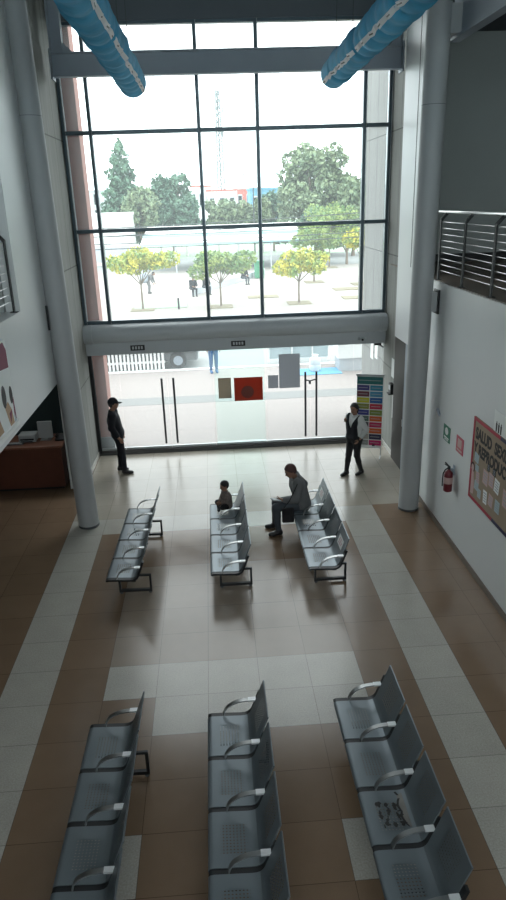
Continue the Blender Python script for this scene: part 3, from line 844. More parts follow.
    def clipC(X, Y, Z):
        c = -((X-hem[0])*upn[0]+(Y-hem[1])*upn[1]+(Z-hem[2])*upn[2])
        arm_near = np.zeros(X.shape, bool)
        for a in 'lr':
            v = g['wr'+a]-g['el'+a]; L = np.linalg.norm(v); v = v/L
            tt = (X-g['el'+a][0])*v[0]+(Y-g['el'+a][1])*v[1]+(Z-g['el'+a][2])*v[2]
            px = np.stack([X-g['el'+a][0]-v[0]*tt, Y-g['el'+a][1]-v[1]*tt, Z-g['el'+a][2]-v[2]*tt], -1)
            near = ((px**2).sum(-1) < (.075*q)**2) & (tt > -.02*s)
            c = np.where(near, tt-(L-sleeve_end*s), c)
        rad = np.sqrt((X-nk[0])**2+(Y-nk[1])**2+(Z-nk[2])**2)
        c2 = (X-nk[0])*nd[0]+(Y-nk[1])*nd[1]+(Z-nk[2])*nd[2]-.012*s
        c2 = np.where(rad < .125*s, c2, -1.0)
        return np.maximum(c, c2)
    link_pf(top, C.mesh(h, (.024 if top == 'jacket' else .015)*s, clipC), topm, t)
    if vestm is not None:
        V = SDF(); torso(V)
        for sg in (1,): pass
        hv = g['pelvis']-upn*.03*s
        def clipV(X, Y, Z):
            c = -((X-hv[0])*upn[0]+(Y-hv[1])*upn[1]+(Z-hv[2])*upn[2])
            c = np.maximum(c, np.abs(Y)-.165*q)
            zt = Z-(g['chest'][2]-.06*s)
            neckv = zt*.42-np.abs(Y)                       # open V at the front
            return np.maximum(c, np.where(X > -.0, np.minimum(neckv, zt), (Z-(g['neck'][2]-.02*s))))
        link_pf('waistcoat', V.mesh(h, .026*s, clipV), vestm, t)
    # shoes
    for i_, a in enumerate('lr'):
        A = g['an'+a]; sh = SDF(); gz = A[2]-.085*s
        fy = foot_yaw[i_]; R_ = lambda v: A*np.array([1, 1, 0])+np.array([0, 0, gz])+rotz2(np.array(v, float)*s, fy)
        sh.cap(R_((-.035, 0, .045)), R_((.02, 0, .06)), .042*s, .042*s, .03*s); sh.cap(R_((.04, 0, .045)), R_((.15, 0, .032)), .042*s, .034*s, .03*s)
        sh.cap(R_((-.02, 0, .09)), R_((0, 0, .10)), .043*s, .043*s, .03*s); sh.cap(R_((.10, .015, .03)), R_((.10, -.015, .03)), .034*s, .034*s, .02*s)
        so2 = link_pf('shoe', sh.mesh(h*.9, .002, lambda X, Y, Z: np.maximum(gz+.004-Z, -1.0)), shoem or M['shoe'], t)
    # hair / cap
    Hh = SDF(); Hh.ell(H(-.012, 0, .022), np.array((.098, .077, .106))*hs_, .01, Rh)
    if hair in ('pony', 'long'):
        Hh.cap(H(-.10, 0, .02), H(-.13, 0, -.02), .035*hs_, .04*hs_, .03*s)
        Hh.cap(H(-.13, 0, -.03), H(-.115, 0, -.17), .034*hs_, .016*hs_, .03*s)
    def clipH(X, Y, Z):
        P_ = [(X-hc[0])*v[0]+(Y-hc[1])*v[1]+(Z-hc[2])*v[2] for v in (fx, lf, uz)]
        a = P_[0]*.9-P_[2]*.75-.0*hs_                      # cut face side
        return np.maximum(a-.012*hs_, -(P_[2]+.075*hs_) if hair == 'short' else -1.0)
    link_pf('hair', Hh.mesh(h*.8, .012*s, clipH), hairm or M['hair'], t)
    if cap is not None:
        K = SDF(); K.ell(H(-.012, 0, .03), np.array((.102, .083, .108))*hs_, .01, Rh)
        def clipK(X, Y, Z):
            return -(((X-hc[0])*uz[0]+(Y-hc[1])*uz[1]+(Z-hc[2])*uz[2])-.035*hs_)
        ck = link_pf('cap', K.mesh(h*.8, .016*s, clipK), cap, t)
        br = MB(); n = 12; rows = []
        for k in range(n+1):
            a = -1.15+2.3*k/n
            rows.append((H(.062*math.cos(a)+.02, .088*math.sin(a), .042), H(.085+.105*math.cos(a), .080*math.sin(a), .030)))
        vs = [v for r_ in rows for v in r_]+[v-uz*.006*hs_ for r_ in rows for v in r_]; m2 = 2*(n+1); fs = []
        for k in range(n):
            i = 2*k; fs += [(i, i+1, i+3, i+2), (m2+i+2, m2+i+3, m2+i+1, m2+i), (i+1, m2+i+1, m2+i+3, i+3), (i, i+2, m2+i+2, m2+i)]
        br.add(vs, fs); br.build('brim', cap, ck, smooth=True)
    return t, g

# guard in the cap, seen from his side, leaning back a little
person('standing guard in dark uniform and peaked cap beside the glass entrance', (-2.16, 14.28, 0), 0,
    dict(pelvis=(-.03, 0, .95), chest=(-.09, 0, 1.23), neck=(-.10, 0, 1.45), head=(-.055, 0, 1.60), shl=(-.10, .17, 1.39), shr=(-.09, -.17, 1.39),
         ell=(-.13, .23, 1.12), elr=(-.12, -.23, 1.12), wrl=(.0, .22, .88), wrr=(.02, -.22, .88), hil=(-.03, .085, .92), hir=(-.02, -.085, .92),
         knl=(-.02, .09, .50), knr=(.04, -.10, .50), anl=(-.06, .10, .085), anr=(.07, -.12, .085)), s=.985,
    topm=M['navycloth'], top='jacket', legm=M['navycloth'], cap=M['navycloth'], width=1.06)
# woman in waistcoat, body turned towards the benches
person('standing guard in white shirt and black waistcoat beside the colourful pamphlet banner', (2.86, 13.42, 0), math.radians(215),
    dict(pelvis=(0, 0, .93), chest=(.01, 0, 1.21), neck=(0, 0, 1.44), head=(.03, 0, 1.59), shl=(0, .165, 1.37), shr=(0, -.165, 1.37),
         ell=(-.12, .25, 1.12), wrl=(.03, .19, .92), elr=(-.10, -.24, 1.13), wrr=(.10, -.17, 1.29), knl=(.0, .09, .49), knr=(.08, -.09, .49), anl=(-.14, .10, .085), anr=(.14, -.10, .085),
         hil=(0, .09, .90), hir=(0, -.09, .90)), s=.93,
    topm=M['whitecloth'], vestm=M['navycloth'], legm=M['blackcloth'], hair='pony', width=1.04, head_yaw=.25, head_pitch=.1)
# seated man
sm_t, sm_g = person('man in grey jacket sitting on the far bench, looking down at papers', (1.44, 11.0, 0), PI,
    dict(pelvis=(0, 0, .545), chest=(.08, 0, .83), neck=(.14, .02, 1.03), head=(.22, .05, 1.155), shl=(.10, .18, .97), shr=(.13, -.18, .98),
         ell=(.16, .26, .70), wrl=(.38, .15, .66), elr=(-.06, -.31, .75), wrr=(.10, -.20, .58), hil=(.02, .095, .53), hir=(.02, -.095, .53),
         knl=(.49, .14, .52), knr=(.47, -.11, .50), anl=(.46, .19, .085), anr=(.50, -.10, .085)), s=1.0,
    head_yaw=.35, head_pitch=.45, topm=M['greycloth'], top='jacket', legm=M['jeans'], hairm=M['capbrown'], width=1.12, foot_yaw=(.1, -.1), waist=(0, 0, 1))
pp = thing('folded_papers', 'folded dark papers held over the knees of the seated man', 'papers', (.99, 10.86, .655))
MB().rbox(0, 0, 0, .26, .15, .012, .004, Euler((0, .25, .3))).build('folder', M['darkgrey'], pp); MB().rbox(-.01, 0, .014, .20, .11, .008, .003, Euler((0, .25, .3))).build('sheet', M['pale'], pp)
bg_ = thing('shoulder_bag', 'black shoulder bag hanging beside the thigh of the seated man', 'bag', (1.14, 10.70, .30))
MB().rbox(0, 0, .135, .21, .07, .27, .02).build('pouch', M['blackcloth'], bg_)
MB().rbox(0, -.004, .20, .20, .075, .13, .02).build('flap', M['blackcloth'], bg_)
MB().tube([(-.08, 0, .26), (.02, -.05, .42), (.10, -.07, .60), (.17, .02, .70)], .008, 6).build('strap', M['blackcloth'], bg_, smooth=True)
# toddler sitting cross-legged on the far seat
person('toddler in mottled knit top with black hair sitting on the middle far-row bench', (.10, 11.17, .432), math.radians(200),
    dict(pelvis=(0, 0, .13), chest=(.03, 0, .40), neck=(.04, 0, .62), head=(.08, 0, .80), shl=(.03, .16, .54), shr=(.03, -.16, .54), ell=(.10, .22, .33), wrl=(.26, .10, .25), elr=(.10, -.22, .33), wrr=(.27, -.08, .22),
         hil=(.02, .09, .12), hir=(.02, -.09, .12), knl=(.27, .25, .15), knr=(.27, -.25, .15), anl=(.24, -.02, .09), anr=(.33, .05, .085)), s=.53, h=.006,
    topm=M['patterned'], top='jacket', legm=M['blackcloth'], width=1.25, headscale=1.5, head_pitch=.25, waist=(0, 0, 1), foot_yaw=(-1.2, 1.2))
# ------------------------------------------------------------------ right wall things
def fix_on_right(y, z): return (WR, y, z)
t = thing('fire_extinguisher', 'red fire extinguisher hung on the white wall below the red sign', 'extinguisher', (WR-.092, 10.2, .955)); t.scale = (.86, .86, .86)
MB().lathe([(.07, 0), (.082, .012), (.084, .03), (.084, .34), (.075, .385), (.045, .42), (.03, .44), (.03, .455)], n=24).build('cylinder', M['red'], t, smooth=True)
MB().lathe([(.0855, .17), (.0855, .30)], n=24).build('instruction_label', M['palepink'], t, smooth=True)
v_ = MB().lathe([(.028, .45), (.03, .50), (.018, .52)], n=14); v_.bar((0, 0, .50), (-.06, .08, .535), .02, .012).bar((0, 0, .515), (-.05, .085, .565), .02, .012)
v_.build('valve', M['black'], t, smooth=True)
MB().tube([(0, 0, .49), (-.08, -.03, .46), (-.11, -.01, .38), (-.105, .02, .22), (-.10, .03, .10)], .012, 8).build('hose', M['black'], t, smooth=True)
MB().box(.03, .10, -.02, .02, .40, .47).box(.085, .10, -.035, .035, .33, .53).build('wall_bracket', M['steelpaint'], t)

def wall_plate(name, label, y0, y1, z0, z1, m, group=None):
    t = thing(name, label, 'sign', (WR, (y0+y1)/2, (z0+z1)/2), 0, group)
    w2, h2 = abs(y1-y0)/2, (z1-z0)/2
    MB().box(-.008, 0, -w2, w2, -h2, h2).build('plate', m, t)
    return t, w2, h2
t, w2, h2 = wall_plate('safety_sign', 'green and white safety sign on the white wall near the column', 10.82, 10.50, 1.67, 1.94, M['signgreen'])
c = MB(); c.prism([(.075*math.cos(2*PI*k/20), .04+.065*math.sin(2*PI*k/20)) for k in range(20)], -.011, -.008, 'X'); c.build('pictogram', M['paper'], t)
MB().box(-.011, -.008, -.11, .11, -.085, -.06).box(-.011, -.008, -.09, .09, -.115, -.10).build('text_bars', M['paper'], t)
t, w2, h2 = wall_plate('safety_sign', 'red and pale pink safety sign above the fire extinguisher', 10.19, 9.88, 1.68, 1.95, M['signpink'])
MB().box(-.011, -.008, -.085, .085, -.045, .10).build('pictogram', M['palepink'], t); MB().box(-.011, -.008, -.11, .11, -.105, -.07).build('text_bars', M['palepink'], t)
t, w2, h2 = wall_plate('room_sign', 'white sign with three standing figures above the bulletin board', 8.82, 7.6, 2.36, 2.78, M['paper'])
for k in range(3):
    yy = w2-.10-k*.075
    MB().prism([(yy+a*.55, b*.55) for a, b in ((-.012, .075), (-.04, .06), (-.035, -.05), (-.03, -.15), (-.005, -.15), (0, -.06), (.005, -.15), (.03, -.15), (.035, -.05), (.04, .06), (.012, .075), (.026, .10), (0, .125), (-.026, .10))], -.011, -.008, 'X').build('figure', M['ink'], t)
t = thing('wall_fitting', 'small dark fitting on the white wall beside the green sign', 'fitting', (WR, 11.1, 2.05))
MB().rbox(-.02, 0, 0, .04, .16, .05, .01, Euler((.5, 0, 0))).build('housing', M['steelpaint'], t)

def text_mesh(name, s, size, m, parent, loc, rot, sx=1.0, extr=.001):
    cu = bpy.data.curves.new(name, 'FONT'); cu.body = s; cu.size = size; cu.extrude = extr; cu.offset = .011*size/.25
    o = bpy.data.objects.new(name, cu); COL.objects.link(o)
    dg = bpy.context.evaluated_depsgraph_get(); dg.update()
    me = bpy.data.meshes.new_from_object(o.evaluated_get(dg)); bpy.data.objects.remove(o); bpy.data.curves.remove(cu)
    me.materials.clear(); me.materials.append(m); me.name = name
    q = bpy.data.objects.new(name, me); COL.objects.link(q); q.parent = parent; q.location = loc; q.rotation_euler = rot; q.scale = (sx, 1, 1)
    return q
# bulletin board: top edge runs along the wall towards the camera
Y1, Y0, Z0, Z1 = 9.48, 7.1, 1.19, 2.48
bb = thing('bulletin_board', 'kraft-paper bulletin board with red and navy border on the white wall', 'board', (WR, Y1, Z0))
Lb, Hb = Y1-Y0, Z1-Z0
MB().box(-.02, 0, -Lb, 0, 0, Hb).build('panel', M['kraft'], bb)
bw = .047; yc = -.92
MB().box(-.028, -.02, -bw, 0, 0, Hb).box(-.028, -.02, yc, -bw, 0, bw).box(-.028, -.02, yc-.05, -bw, Hb-bw, Hb).build('border', M['crimson'], bb)
MB().box(-.028, -.02, -Lb, yc, 0, bw).box(-.028, -.02, -Lb, yc-.05, Hb-bw, Hb).box(-.028, -.02, -Lb, -Lb+bw, 0, Hb).build('border', M['navy'], bb)
rt = (PI/2, 0, -PI/2)
text_mesh('lettering', 'SALUD  SEXUAL', .235, M['ink'], bb, (-.022, -.10, Hb-.30), rt, .82)
text_mesh('lettering', 'Y REPRODUCTIVA', .235, M['ink'], bb, (-.022, -.08, Hb-.53), rt, .80)
def card(y, z, w_, h_, m, nm='card', tilt=0.0):
    o = MB().box(-.0035, 0, -w_/2, w_/2, -h_/2, h_/2).build(nm, m, bb, loc=(-.021, -y, z)); o.rotation_euler = (tilt, 0, 0)
    ln = MB()
    for k in range(4):
        zz = h_*(.3-.2*k); ln.box(-.0045, -.0036, -w_*.38, w_*(.38-.1*(k % 2)), zz-h_*.035, zz+h_*.035)
    ln.build('writing', M['steelpaint'], o); return o
for a in ((.21, .70, .16, .14, 'paleblue', .1), (.25, .55, .12, .10, 'paleblue', 0), (.30, .42, .13, .17, 'palepink', -.1), (.28, .28, .15, .14, 'paleblue', .05), (.40, .20, .12, .14, 'paleblue', 0),
          (.58, .53, .18, .22, 'palepink', .06), (.78, .57, .16, .20, 'palepink', 0), (.62, .24, .13, .20, 'paper', -.06), (.98, .56, .16, .2, 'paper', .1), (.82, .27, .15, .18, 'palepink', .1), (1.05, .28, .15, .18, 'paleblue', 0),
          (1.3, .5, .2, .25, 'palepink', 0), (1.6, .4, .2, .25, 'paper', .05), (1.9, .5, .2, .25, 'paleblue', 0), (.66, .86-.14, .08, .11, 'ink', 0), (.86, .72, .1, .1, 'ink', 0)):
    card(a[0], a[1], a[2], a[3], M[a[4]], 'card', a[5])
# cut-out figure at the edge of the board
cf = MB(); cf.prism([(-.10+.055*math.cos(2*PI*q/14), .50+.065*math.sin(2*PI*q/14)) for q in range(14)], -.027, -.021, 'X')
cf.prism([(-.06, .44), (-.14, .44), (-.19, .22), (-.17, .10), (-.06, .08), (-.065, .22)], -.026, -.021, 'X')
o = cf.build('paper_figure', M['palepink'], bb)
hf = MB(); hf.prism([(-.10+.08*math.cos(q*PI/9-.3), .51+.085*math.sin(q*PI/9-.3)) for q in range(13)]+[(-.10+.052*math.cos(q*PI/9-.3), .51+.055*math.sin(q*PI/9-.3)) for q in range(12, -1, -1)], -.030, -.027, 'X')
hf.build('paper_hair', M['capbrown'], o)

# ------------------------------------------------------------------ wall mural on the other side
mu = thing('wall_mural', 'collage panel with maroon and tan shapes on the white gallery front', 'panel', (WL, 8.95, 2.90))
MB().box(0, .03, -2.4, 0, 0, 1.12).build('panel', M['paper'], mu)
MB().box(0, .06, -2.4, .02, -.035, .03).build('bottom_ledge', M['paper'], mu)
def mur(pts, m, nm, lay=.031):
    o = MB().prism(pts, .03, lay, 'X').build(nm, m, mu); return o
ov = lambda cy_, cz, ry, rz_: [(cy_+ry*math.cos(2*PI*k/16), cz+rz_*math.sin(2*PI*k/16)) for k in range(16)]
mur([(-.02, .75), (-.02, .98), (-.12, 1.1), (-.6, 1.08), (-.5, .8)], M['maroon'], 'maroon_shape')
mur(ov(-.10, .40, .07, .12), M['ink'], 'dark_oval'); mur(ov(-.40, .45, .09, .15), M['ink'], 'dark_oval')
mur([(-.01, .05), (-.02, .35), (-.06, .30), (-.08, .08)], M['maroon'], 'pink_band', .032)
mur([(-.12, .03), (-.30, .03), (-.42, .30), (-.28, .36), (-.16, .22)], M['tan'], 'tan_shape'); mur([(-.16, .22), (-.28, .20), (-.26, .06)], M['maroon'], 'dark_shape', .033)
mur([(-.02, .03), (-.10, .03), (-.06, .14)], M['paleblue'], 'blue_shape', .033); mur([(-.6, .05), (-1.1, .05), (-.9, .6)], M['tan'], 'tan_shape'); mur(ov(-1.0, .8, .2, .2), M['palepink'], 'pink_disc')
mur(ov(-1.7, .5, .3, .35), M['maroon'], 'maroon_shape')

# ------------------------------------------------------------------ reception desk
dk = thing('reception_desk', 'long reddish-brown wooden reception desk in the dark alcove', 'desk', (-5.3, 13.45, 0))
MB().box(-2.2, 2.04, .03, .10, .06, .95).build('front_panel', M['deskwood'], dk)
MB().box(1.96, 2.04, .10, .75, .06, .95).build('side_panel', M['deskwood'], dk); MB().box(-2.2, -2.12, .10, .75, .06, .95).build('side_panel', M['deskwood'], dk)
MB().rbox(-.06, .36, .975, 4.30, .84, .05, .012).build('top', M['desktop'], dk)
MB().box(-2.18, 2.0, .08, .7, 0, .06).build('plinth', M['black'], dk)
t = thing('desktop_monitor', 'pale grey upright monitor back on the reception desk', 'monitor', (-3.62, 13.85, 1.0))
MB().rbox(0, 0, .22, .30, .05, .36, .012).build('screen', M['pale'], t); MB().box(-.03, .03, -.02, .02, 0, .06).build('neck', M['pale'], t); MB().rbox(0, 0, .008, .22, .16, .016, .004).build('base', M['pale'], t)
t = thing('printer', 'low pale printer on the reception desk beside the monitor', 'printer', (-3.98, 13.85, 1.0))
MB().rbox(0, 0, .08, .36, .30, .16, .02).build('body', M['pale'], t); MB().box(-.14, .14, -.156, -.148, .05, .08).build('paper_slot', M['black'], t); MB().box(-.12, .12, -.23, -.14, .03, .04).build('tray', M['darkgrey'], t)
t = thing('keyboard', 'pale keyboard lying on the reception desk edge', 'keyboard', (-4.22, 13.62, 1.0))
MB().rbox(0, 0, .012, .36, .13, .022, .004, Euler((0, 0, .05))).build('body', M['darkgrey'], t)
ks = MB()
for k in range(9):
    for q in range(3): ks.box(-.155+k*.035, -.128+k*.035, -.045+q*.033, -.02+q*.033, .023, .029)
ks.build('keys', M['pale'], t)
t = thing('desk_phone', 'black desk phone beside the monitor on the reception desk', 'telephone', (-3.32, 13.8, 1.0))
MB().prism([(-.1, 0), (.1, 0), (.1, .10), (-.1, .03)], -.09, .09, 'X').build('body', M['black'], t); MB().tube([(-.06, -.09, .10), (-.06, 0, .12), (-.06, .09, .10)], .022, 8).build('handset', M['black'], t, smooth=True)

# ------------------------------------------------------------------ pamphlet banner near the pier
bn = thing('pamphlet_banner', 'standing banner with rows of bright coloured panels beside the concrete pier', 'banner', (3.40, 14.42, 0), math.radians(-20))
MB().box(-.29, .29, -.008, .008, .22, 1.90).build('sheet', M['paper'], bn)
MB().box(-.31, .31, -.012, .012, 1.89, 1.93).build('top_rail', M['silver'], bn)
for sx in (-.27, .27): MB().tube([(sx, .02, 1.9), (sx, .05, .03)], .010, 8).tube([(sx, .05, .03), (sx, -.14, .012)], .010, 8).build('leg', M['silver'], bn, smooth=True)
cols = [(20, 110, 110), (60, 60, 130), (40, 140, 170), (110, 45, 60), (70, 150, 190), (205, 200, 30), (20, 95, 165), (140, 145, 60), (200, 20, 65), (55, 60, 140), (125, 140, 50), (90, 120, 110), (225, 95, 25), (90, 90, 95), (205, 30, 90), (190, 190, 180), (225, 95, 25), (185, 180, 170), (40, 30, 75), (150, 150, 150), (215, 25, 110), (215, 25, 110)]
rows = [(1.88, 1.71)]+[(1.69-k*.142, 1.69-k*.142-.122) for k in range(10)]
ci = 0
for i, (za, zb) in enumerate(rows):
    spans = [(-.28, .28)] if i == 0 else [(-.28, -.01), (.005, .28)]
    for (xa, xb) in spans:
        c_ = cols[ci]; ci += 1
        m_ = mat('banner_panel_colour', tuple(v*.8+.02 for v in srgb(*c_)[:3])+(1,), .7)
        pn = MB().box(xa, xb, -.012, -.008, zb, za).build('colour_panel', m_, bn)
        MB().box(xa+.03, xb-.04, -.0135, -.012, (za+zb)/2-.004, (za+zb)/2+.006).build('text_bar', M['pale'], pn)
MB().box(.08, .14, -.012, -.008, .27, .33).build('dark_square', M['black'], bn)
t = thing('time_clock', 'black wall terminal on the concrete pier beside the banner', 'terminal', (3.95, 14.55, 1.55))
MB().rbox(-.04, 0, 0, .08, .20, .24, .012).build('housing', M['black'], t); MB().box(-.085, -.08, -.06, .06, -.02, .08).build('screen', M['pale'], t); MB().box(-.12, -.04, -.09, .09, -.12, -.10).build('ledge', M['black'], t)
def paper_on(x, y, z, w_, h_, label, nm='paper_notice', group='paper notices on the concrete walls'):
    o = MB().box(-.004, 0, -w_/2, w_/2, -h_/2, h_/2).build(nm, M['paper'], loc=(x, y, z)); tag(o, label, 'notice', group)
paper_on(3.95, 14.62, 2.0, .22, .42, 'white paper notice on the pier above the black wall terminal')
paper_on(3.95, 14.45, 1.15, .18, .55, 'white paper notice on the pier below the black wall terminal')
paper_on(3.97, 16.3, 2.05, .28, .40, 'white notice outside the glass, nearest of two on the cladding')
paper_on(3.97, 16.75, 1.95, .28, .40, 'white notice outside the glass, farther of two on the cladding')

# ------------------------------------------------------------------ outside: ground and building wings
sbox('ground_outside', M['paving'], -30, 40, DY+.06, 23.8, -.06, -.005)
sbox('ground_outside', M['band'], -30, 40, 19.6, 20.4, -.005, .0)
sbox('ground_outside', M['kerb'], -60, 60, 23.8, 24.0, -.1, .03)
sbox('ground_outside', M['asphalt'], -90, 90, 24.0, 33.5, -.1, -.04)
sbox('ground_outside', M['plaza'], -90, 90, 33.5, 62, -.12, .0)
sbox('ground_outside', M['asphalt'], -160, 160, 62, 76, -.12, -.02)
sbox('ground_outside', M['lawn'], -400, 400, 76, 900, -.2, -.05)
sbox('wall_outside_right', M['concrete_out'], 3.97, 4.6, DY+.12, 17.9, 0, 5.9)
sbox('wall_outside_right', M['concrete_out'], 3.97, 4.6, DY+.12, 18.3, 5.9, 9.9)
sbox('wall_outside_left', M['pink'], -3.1, -2.56, 15.75, 16.25, .35, 9.9)
sbox('wall_outside_left', M['band'], -3.14, -2.5, 15.7, 16.3, 0, .35)
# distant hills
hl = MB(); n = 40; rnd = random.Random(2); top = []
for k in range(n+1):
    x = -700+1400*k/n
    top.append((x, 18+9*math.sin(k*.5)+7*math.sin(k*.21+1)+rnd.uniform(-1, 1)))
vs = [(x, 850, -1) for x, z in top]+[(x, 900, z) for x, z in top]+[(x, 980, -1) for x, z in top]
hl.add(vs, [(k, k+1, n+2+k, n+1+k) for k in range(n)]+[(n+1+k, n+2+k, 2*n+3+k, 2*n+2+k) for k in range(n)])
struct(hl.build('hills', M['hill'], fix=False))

# ------------------------------------------------------------------ outside: trees
def leaves(blobs, n, size, seed, shell=.55, flat=1.0):
    rnd = np.random.default_rng(seed); V = []; Fc = []
    vol = np.array([b[3]*b[4]*b[5] for b in blobs])**.8; pr = vol/vol.sum()
    for i in range(n):
        b = blobs[rnd.choice(len(blobs), p=pr)]
        d = rnd.normal(size=3); d /= np.linalg.norm(d); rr = shell+(1-shell)*rnd.random()**.7
        c = np.array(b[:3])+d*np.array(b[3:6])*rr
        u = rnd.normal(size=3); u /= np.linalg.norm(u); v = np.cross(u, rnd.normal(size=3)); v /= np.linalg.norm(v)
        s = size*rnd.uniform(.6, 1.4); u *= s; v *= s*.6
        o = len(V); V += [tuple(c-u), tuple(c+v*.9), tuple(c+u), tuple(c-v*.9)]; Fc.append((o, o+1, o+2, o+3))
    mb = MB(); mb.add(V, Fc); return mb
def tree(label, loc, H, blobs, lm, n, size, seed, trunk_r=.08, fork=None, trunkm=None, name='tree', group='plaza trees'):
    t = thing(name, label, 'tree', loc, 0, group)
    tb = MB(); rnd = random.Random(seed); f = fork or H*.45
    tb.tube([(0, 0, -.02), (.03*rnd.uniform(-1, 1), 0, f*.5), (0, 0, f)], [trunk_r*1.2, trunk_r, trunk_r*.8], 8)
    for b in blobs[:6]:
        tb.tube([(0, 0, f*.92), (b[0]*.5, b[1]*.5, (f+b[2])/2), (b[0]*.9, b[1]*.9, b[2]+b[5]*.3)], [trunk_r*.6, trunk_r*.4, trunk_r*.15], 6)
    tb.build('trunk', trunkm or M['bark'], t, smooth=True)
    leaves(blobs, n, size, seed).build('crown', lm, t, fix=False)
    return t
def young(label, x, y, H, wd, lm, seed, n=2800):
    rnd = random.Random(seed); bl = []
    for k in range(9):
        a = k*2.4; r_ = wd*.42*math.sqrt((k+.5)/9)
        bl.append((r_*math.cos(a), r_*math.sin(a), H*.75+rnd.uniform(-.12, .16)*H-.14*H*(r_/wd), wd*.20, wd*.20, H*.13))
    t = tree(label, (x, y, 0), H, bl, lm, n, .105, seed, .055, H*.42)
    pit = MB().rbox(0, 0, .015, 1.3, 1.3, .05, .01).build('soil_bed', M['soil'], t)
young('young yellow-green tree in the plaza standing next to the person with the round backpack', -3.85, 39.1, 3.55, 3.9, M['lf_yellow'], 11)
young('young tree in the plaza in front of the two people sitting together', .55, 39.0, 3.35, 3.7, M['lf_mid'], 12)
young('young tree in the plaza nearest the window sill, beside a square soil bed', 5.0, 39.2, 3.1, 3.2, M['lf_yellow'], 13)
young('young green tree with a leaning stem under the big dark tree', 7.36, 49.2, 4.2, 3.4, M['lf_mid'], 14)
young('young tree farthest back in the plaza row by the big tree', 10.2, 59.5, 5.2, 4.6, M['lf_mid'], 15)
young('yellowing young tree against the pale cladding at the window edge', 10.3, 47.0, 4.2, 3.0, M['lf_yellow'], 16)
for (x, yy, lb) in ((8.7, 40.5, 'bare soil bed in the plaza near the pale cladding'), (3.2, 42.5, 'bare soil bed in the plaza between the young trees'), (8.9, 44.6, 'bare soil bed in the plaza behind the nearest bare bed')):
    o = MB().rbox(0, 0, .02, 1.9, 1.2, .05, .015).build('soil_bed', M['soil'], loc=(x, yy, 0)); tag(o, lb, 'soil bed', 'bare soil beds in the plaza')
tag(MB().rbox(0, 0, .02, 3.0, 2.6, .05, .02).build('lawn_patch', M['lawn'], loc=(-2.9, 40.6, 0)), 'pale green lawn patch beside the first young tree', 'lawn')
# big trees
def big(label, x, y, W_, H, z0, lm, seed, n, size, cone=False, name='tree', trunkm=None, blobs_n=22):
    rnd = random.Random(seed); bl = []
    if cone:
        for k in range(26):
            f = k/25.0; z = z0+(H-z0)*f; rr = (1-f)**.75*W_/2*.85+.2; a = k*2.4
            bl.append((rr*.55*math.cos(a), rr*.55*math.sin(a), z, rr*.65+.15, rr*.65+.15, (H-z0)*.055))
            bl.append((-rr*.5*math.cos(a), -rr*.5*math.sin(a), z-.2, rr*.6+.1, rr*.6+.1, (H-z0)*.05))
    else:
        for k in range(blobs_n):
            a = rnd.uniform(0, 2*PI); ph = rnd.uniform(-.6, 1)
            r_ = math.sqrt(max(0, 1-ph*ph*.8))*rnd.uniform(.35, .75)
            bl.append((W_/2*r_*math.cos(a), W_/2*r_*math.sin(a), (z0+H)/2+(H-z0)/2*.72*ph, W_*.17, W_*.17, (H-z0)*.16))
    return tree(label, (x, y, 0), H, bl, lm, n, size, seed, W_*.03, max(z0, 1.0), trunkm, name, 'trees beyond the plaza')
big('tall dark conifer beyond the plaza, left of the round bushy trees', -9.0, 80, 6.4, 11.9, 2.0, M['lf_dark'], 21, 6500, .26, True, 'conifer')
big('greyish bushy tree beside the foot of the tall conifer', -6.9, 77, 4.6, 7.2, 1.6, M['lf_olive'], 22, 2600, .26)
big('round dense dark tree between the conifer and the window mullion', -4.1, 86, 6.6, 9.0, 2.0, M['lf_dark'], 23, 4200, .28)
rowx = [(-5.2, 'limewashed-trunk tree below the round dense tree'), (-2.4, 'limewashed-trunk tree beside the round dense tree, towards the tower'), (1.2, 'limewashed-trunk tree just behind the central mullion'), (3.4, 'limewashed-trunk tree below the lattice tower'), (6.2, 'limewashed-trunk tree next to the street lamp')]
for k, (x, lb) in enumerate(rowx):
    big(lb, x, 79+k*.5, 4.0, 5.9+.3*(k % 2), 2.2, M['lf_dark'] if k < 2 else M['lf_olive'], 30+k, 1700, .24, trunkm=M['whitebark'])
rnd = random.Random(8); hb_ = []
for k in range(85):
    f = rnd.random()**.8; zz = 2.0+8.6*(1-f)*1.02
    ww = 1.5+3.7*f**.6
    a = rnd.uniform(0, 2*PI); r_ = ww*math.sqrt(rnd.random())
    hb_.append((r_*math.cos(a)-.3*(1-f), .7*r_*math.sin(a), zz-.3, 1.15, 1.1, .85))
hb_.sort(key=lambda b: -b[2])
tree('huge spreading green tree filling the middle of the right-hand pane', (11.4, 74, 0), 11, hb_, M['lf_olive'], 14000, .24, 41, .3, 2.5, None, 'tree', 'trees beyond the plaza')
big('broad tree merging with the huge green tree towards the cladding', 14.6, 71, 5.6, 8.0, 1.2, M['lf_olive'], 42, 3600, .27)
big('low dark tree in front of the huge green tree', 10.4, 64, 4.4, 5.0, .8, M['lf_dark'], 43, 2200, .22)
big('low bushy green tree behind the row of young plaza trees', 12.2, 62, 3.8, 4.6, .8, M['lf_olive'], 44, 1800, .20)
big('blue-green tree filling the gap between mullion and huge tree', 7.6, 82, 4.2, 6.6, 1.0, M['lf_dark'], 45, 2000, .26)

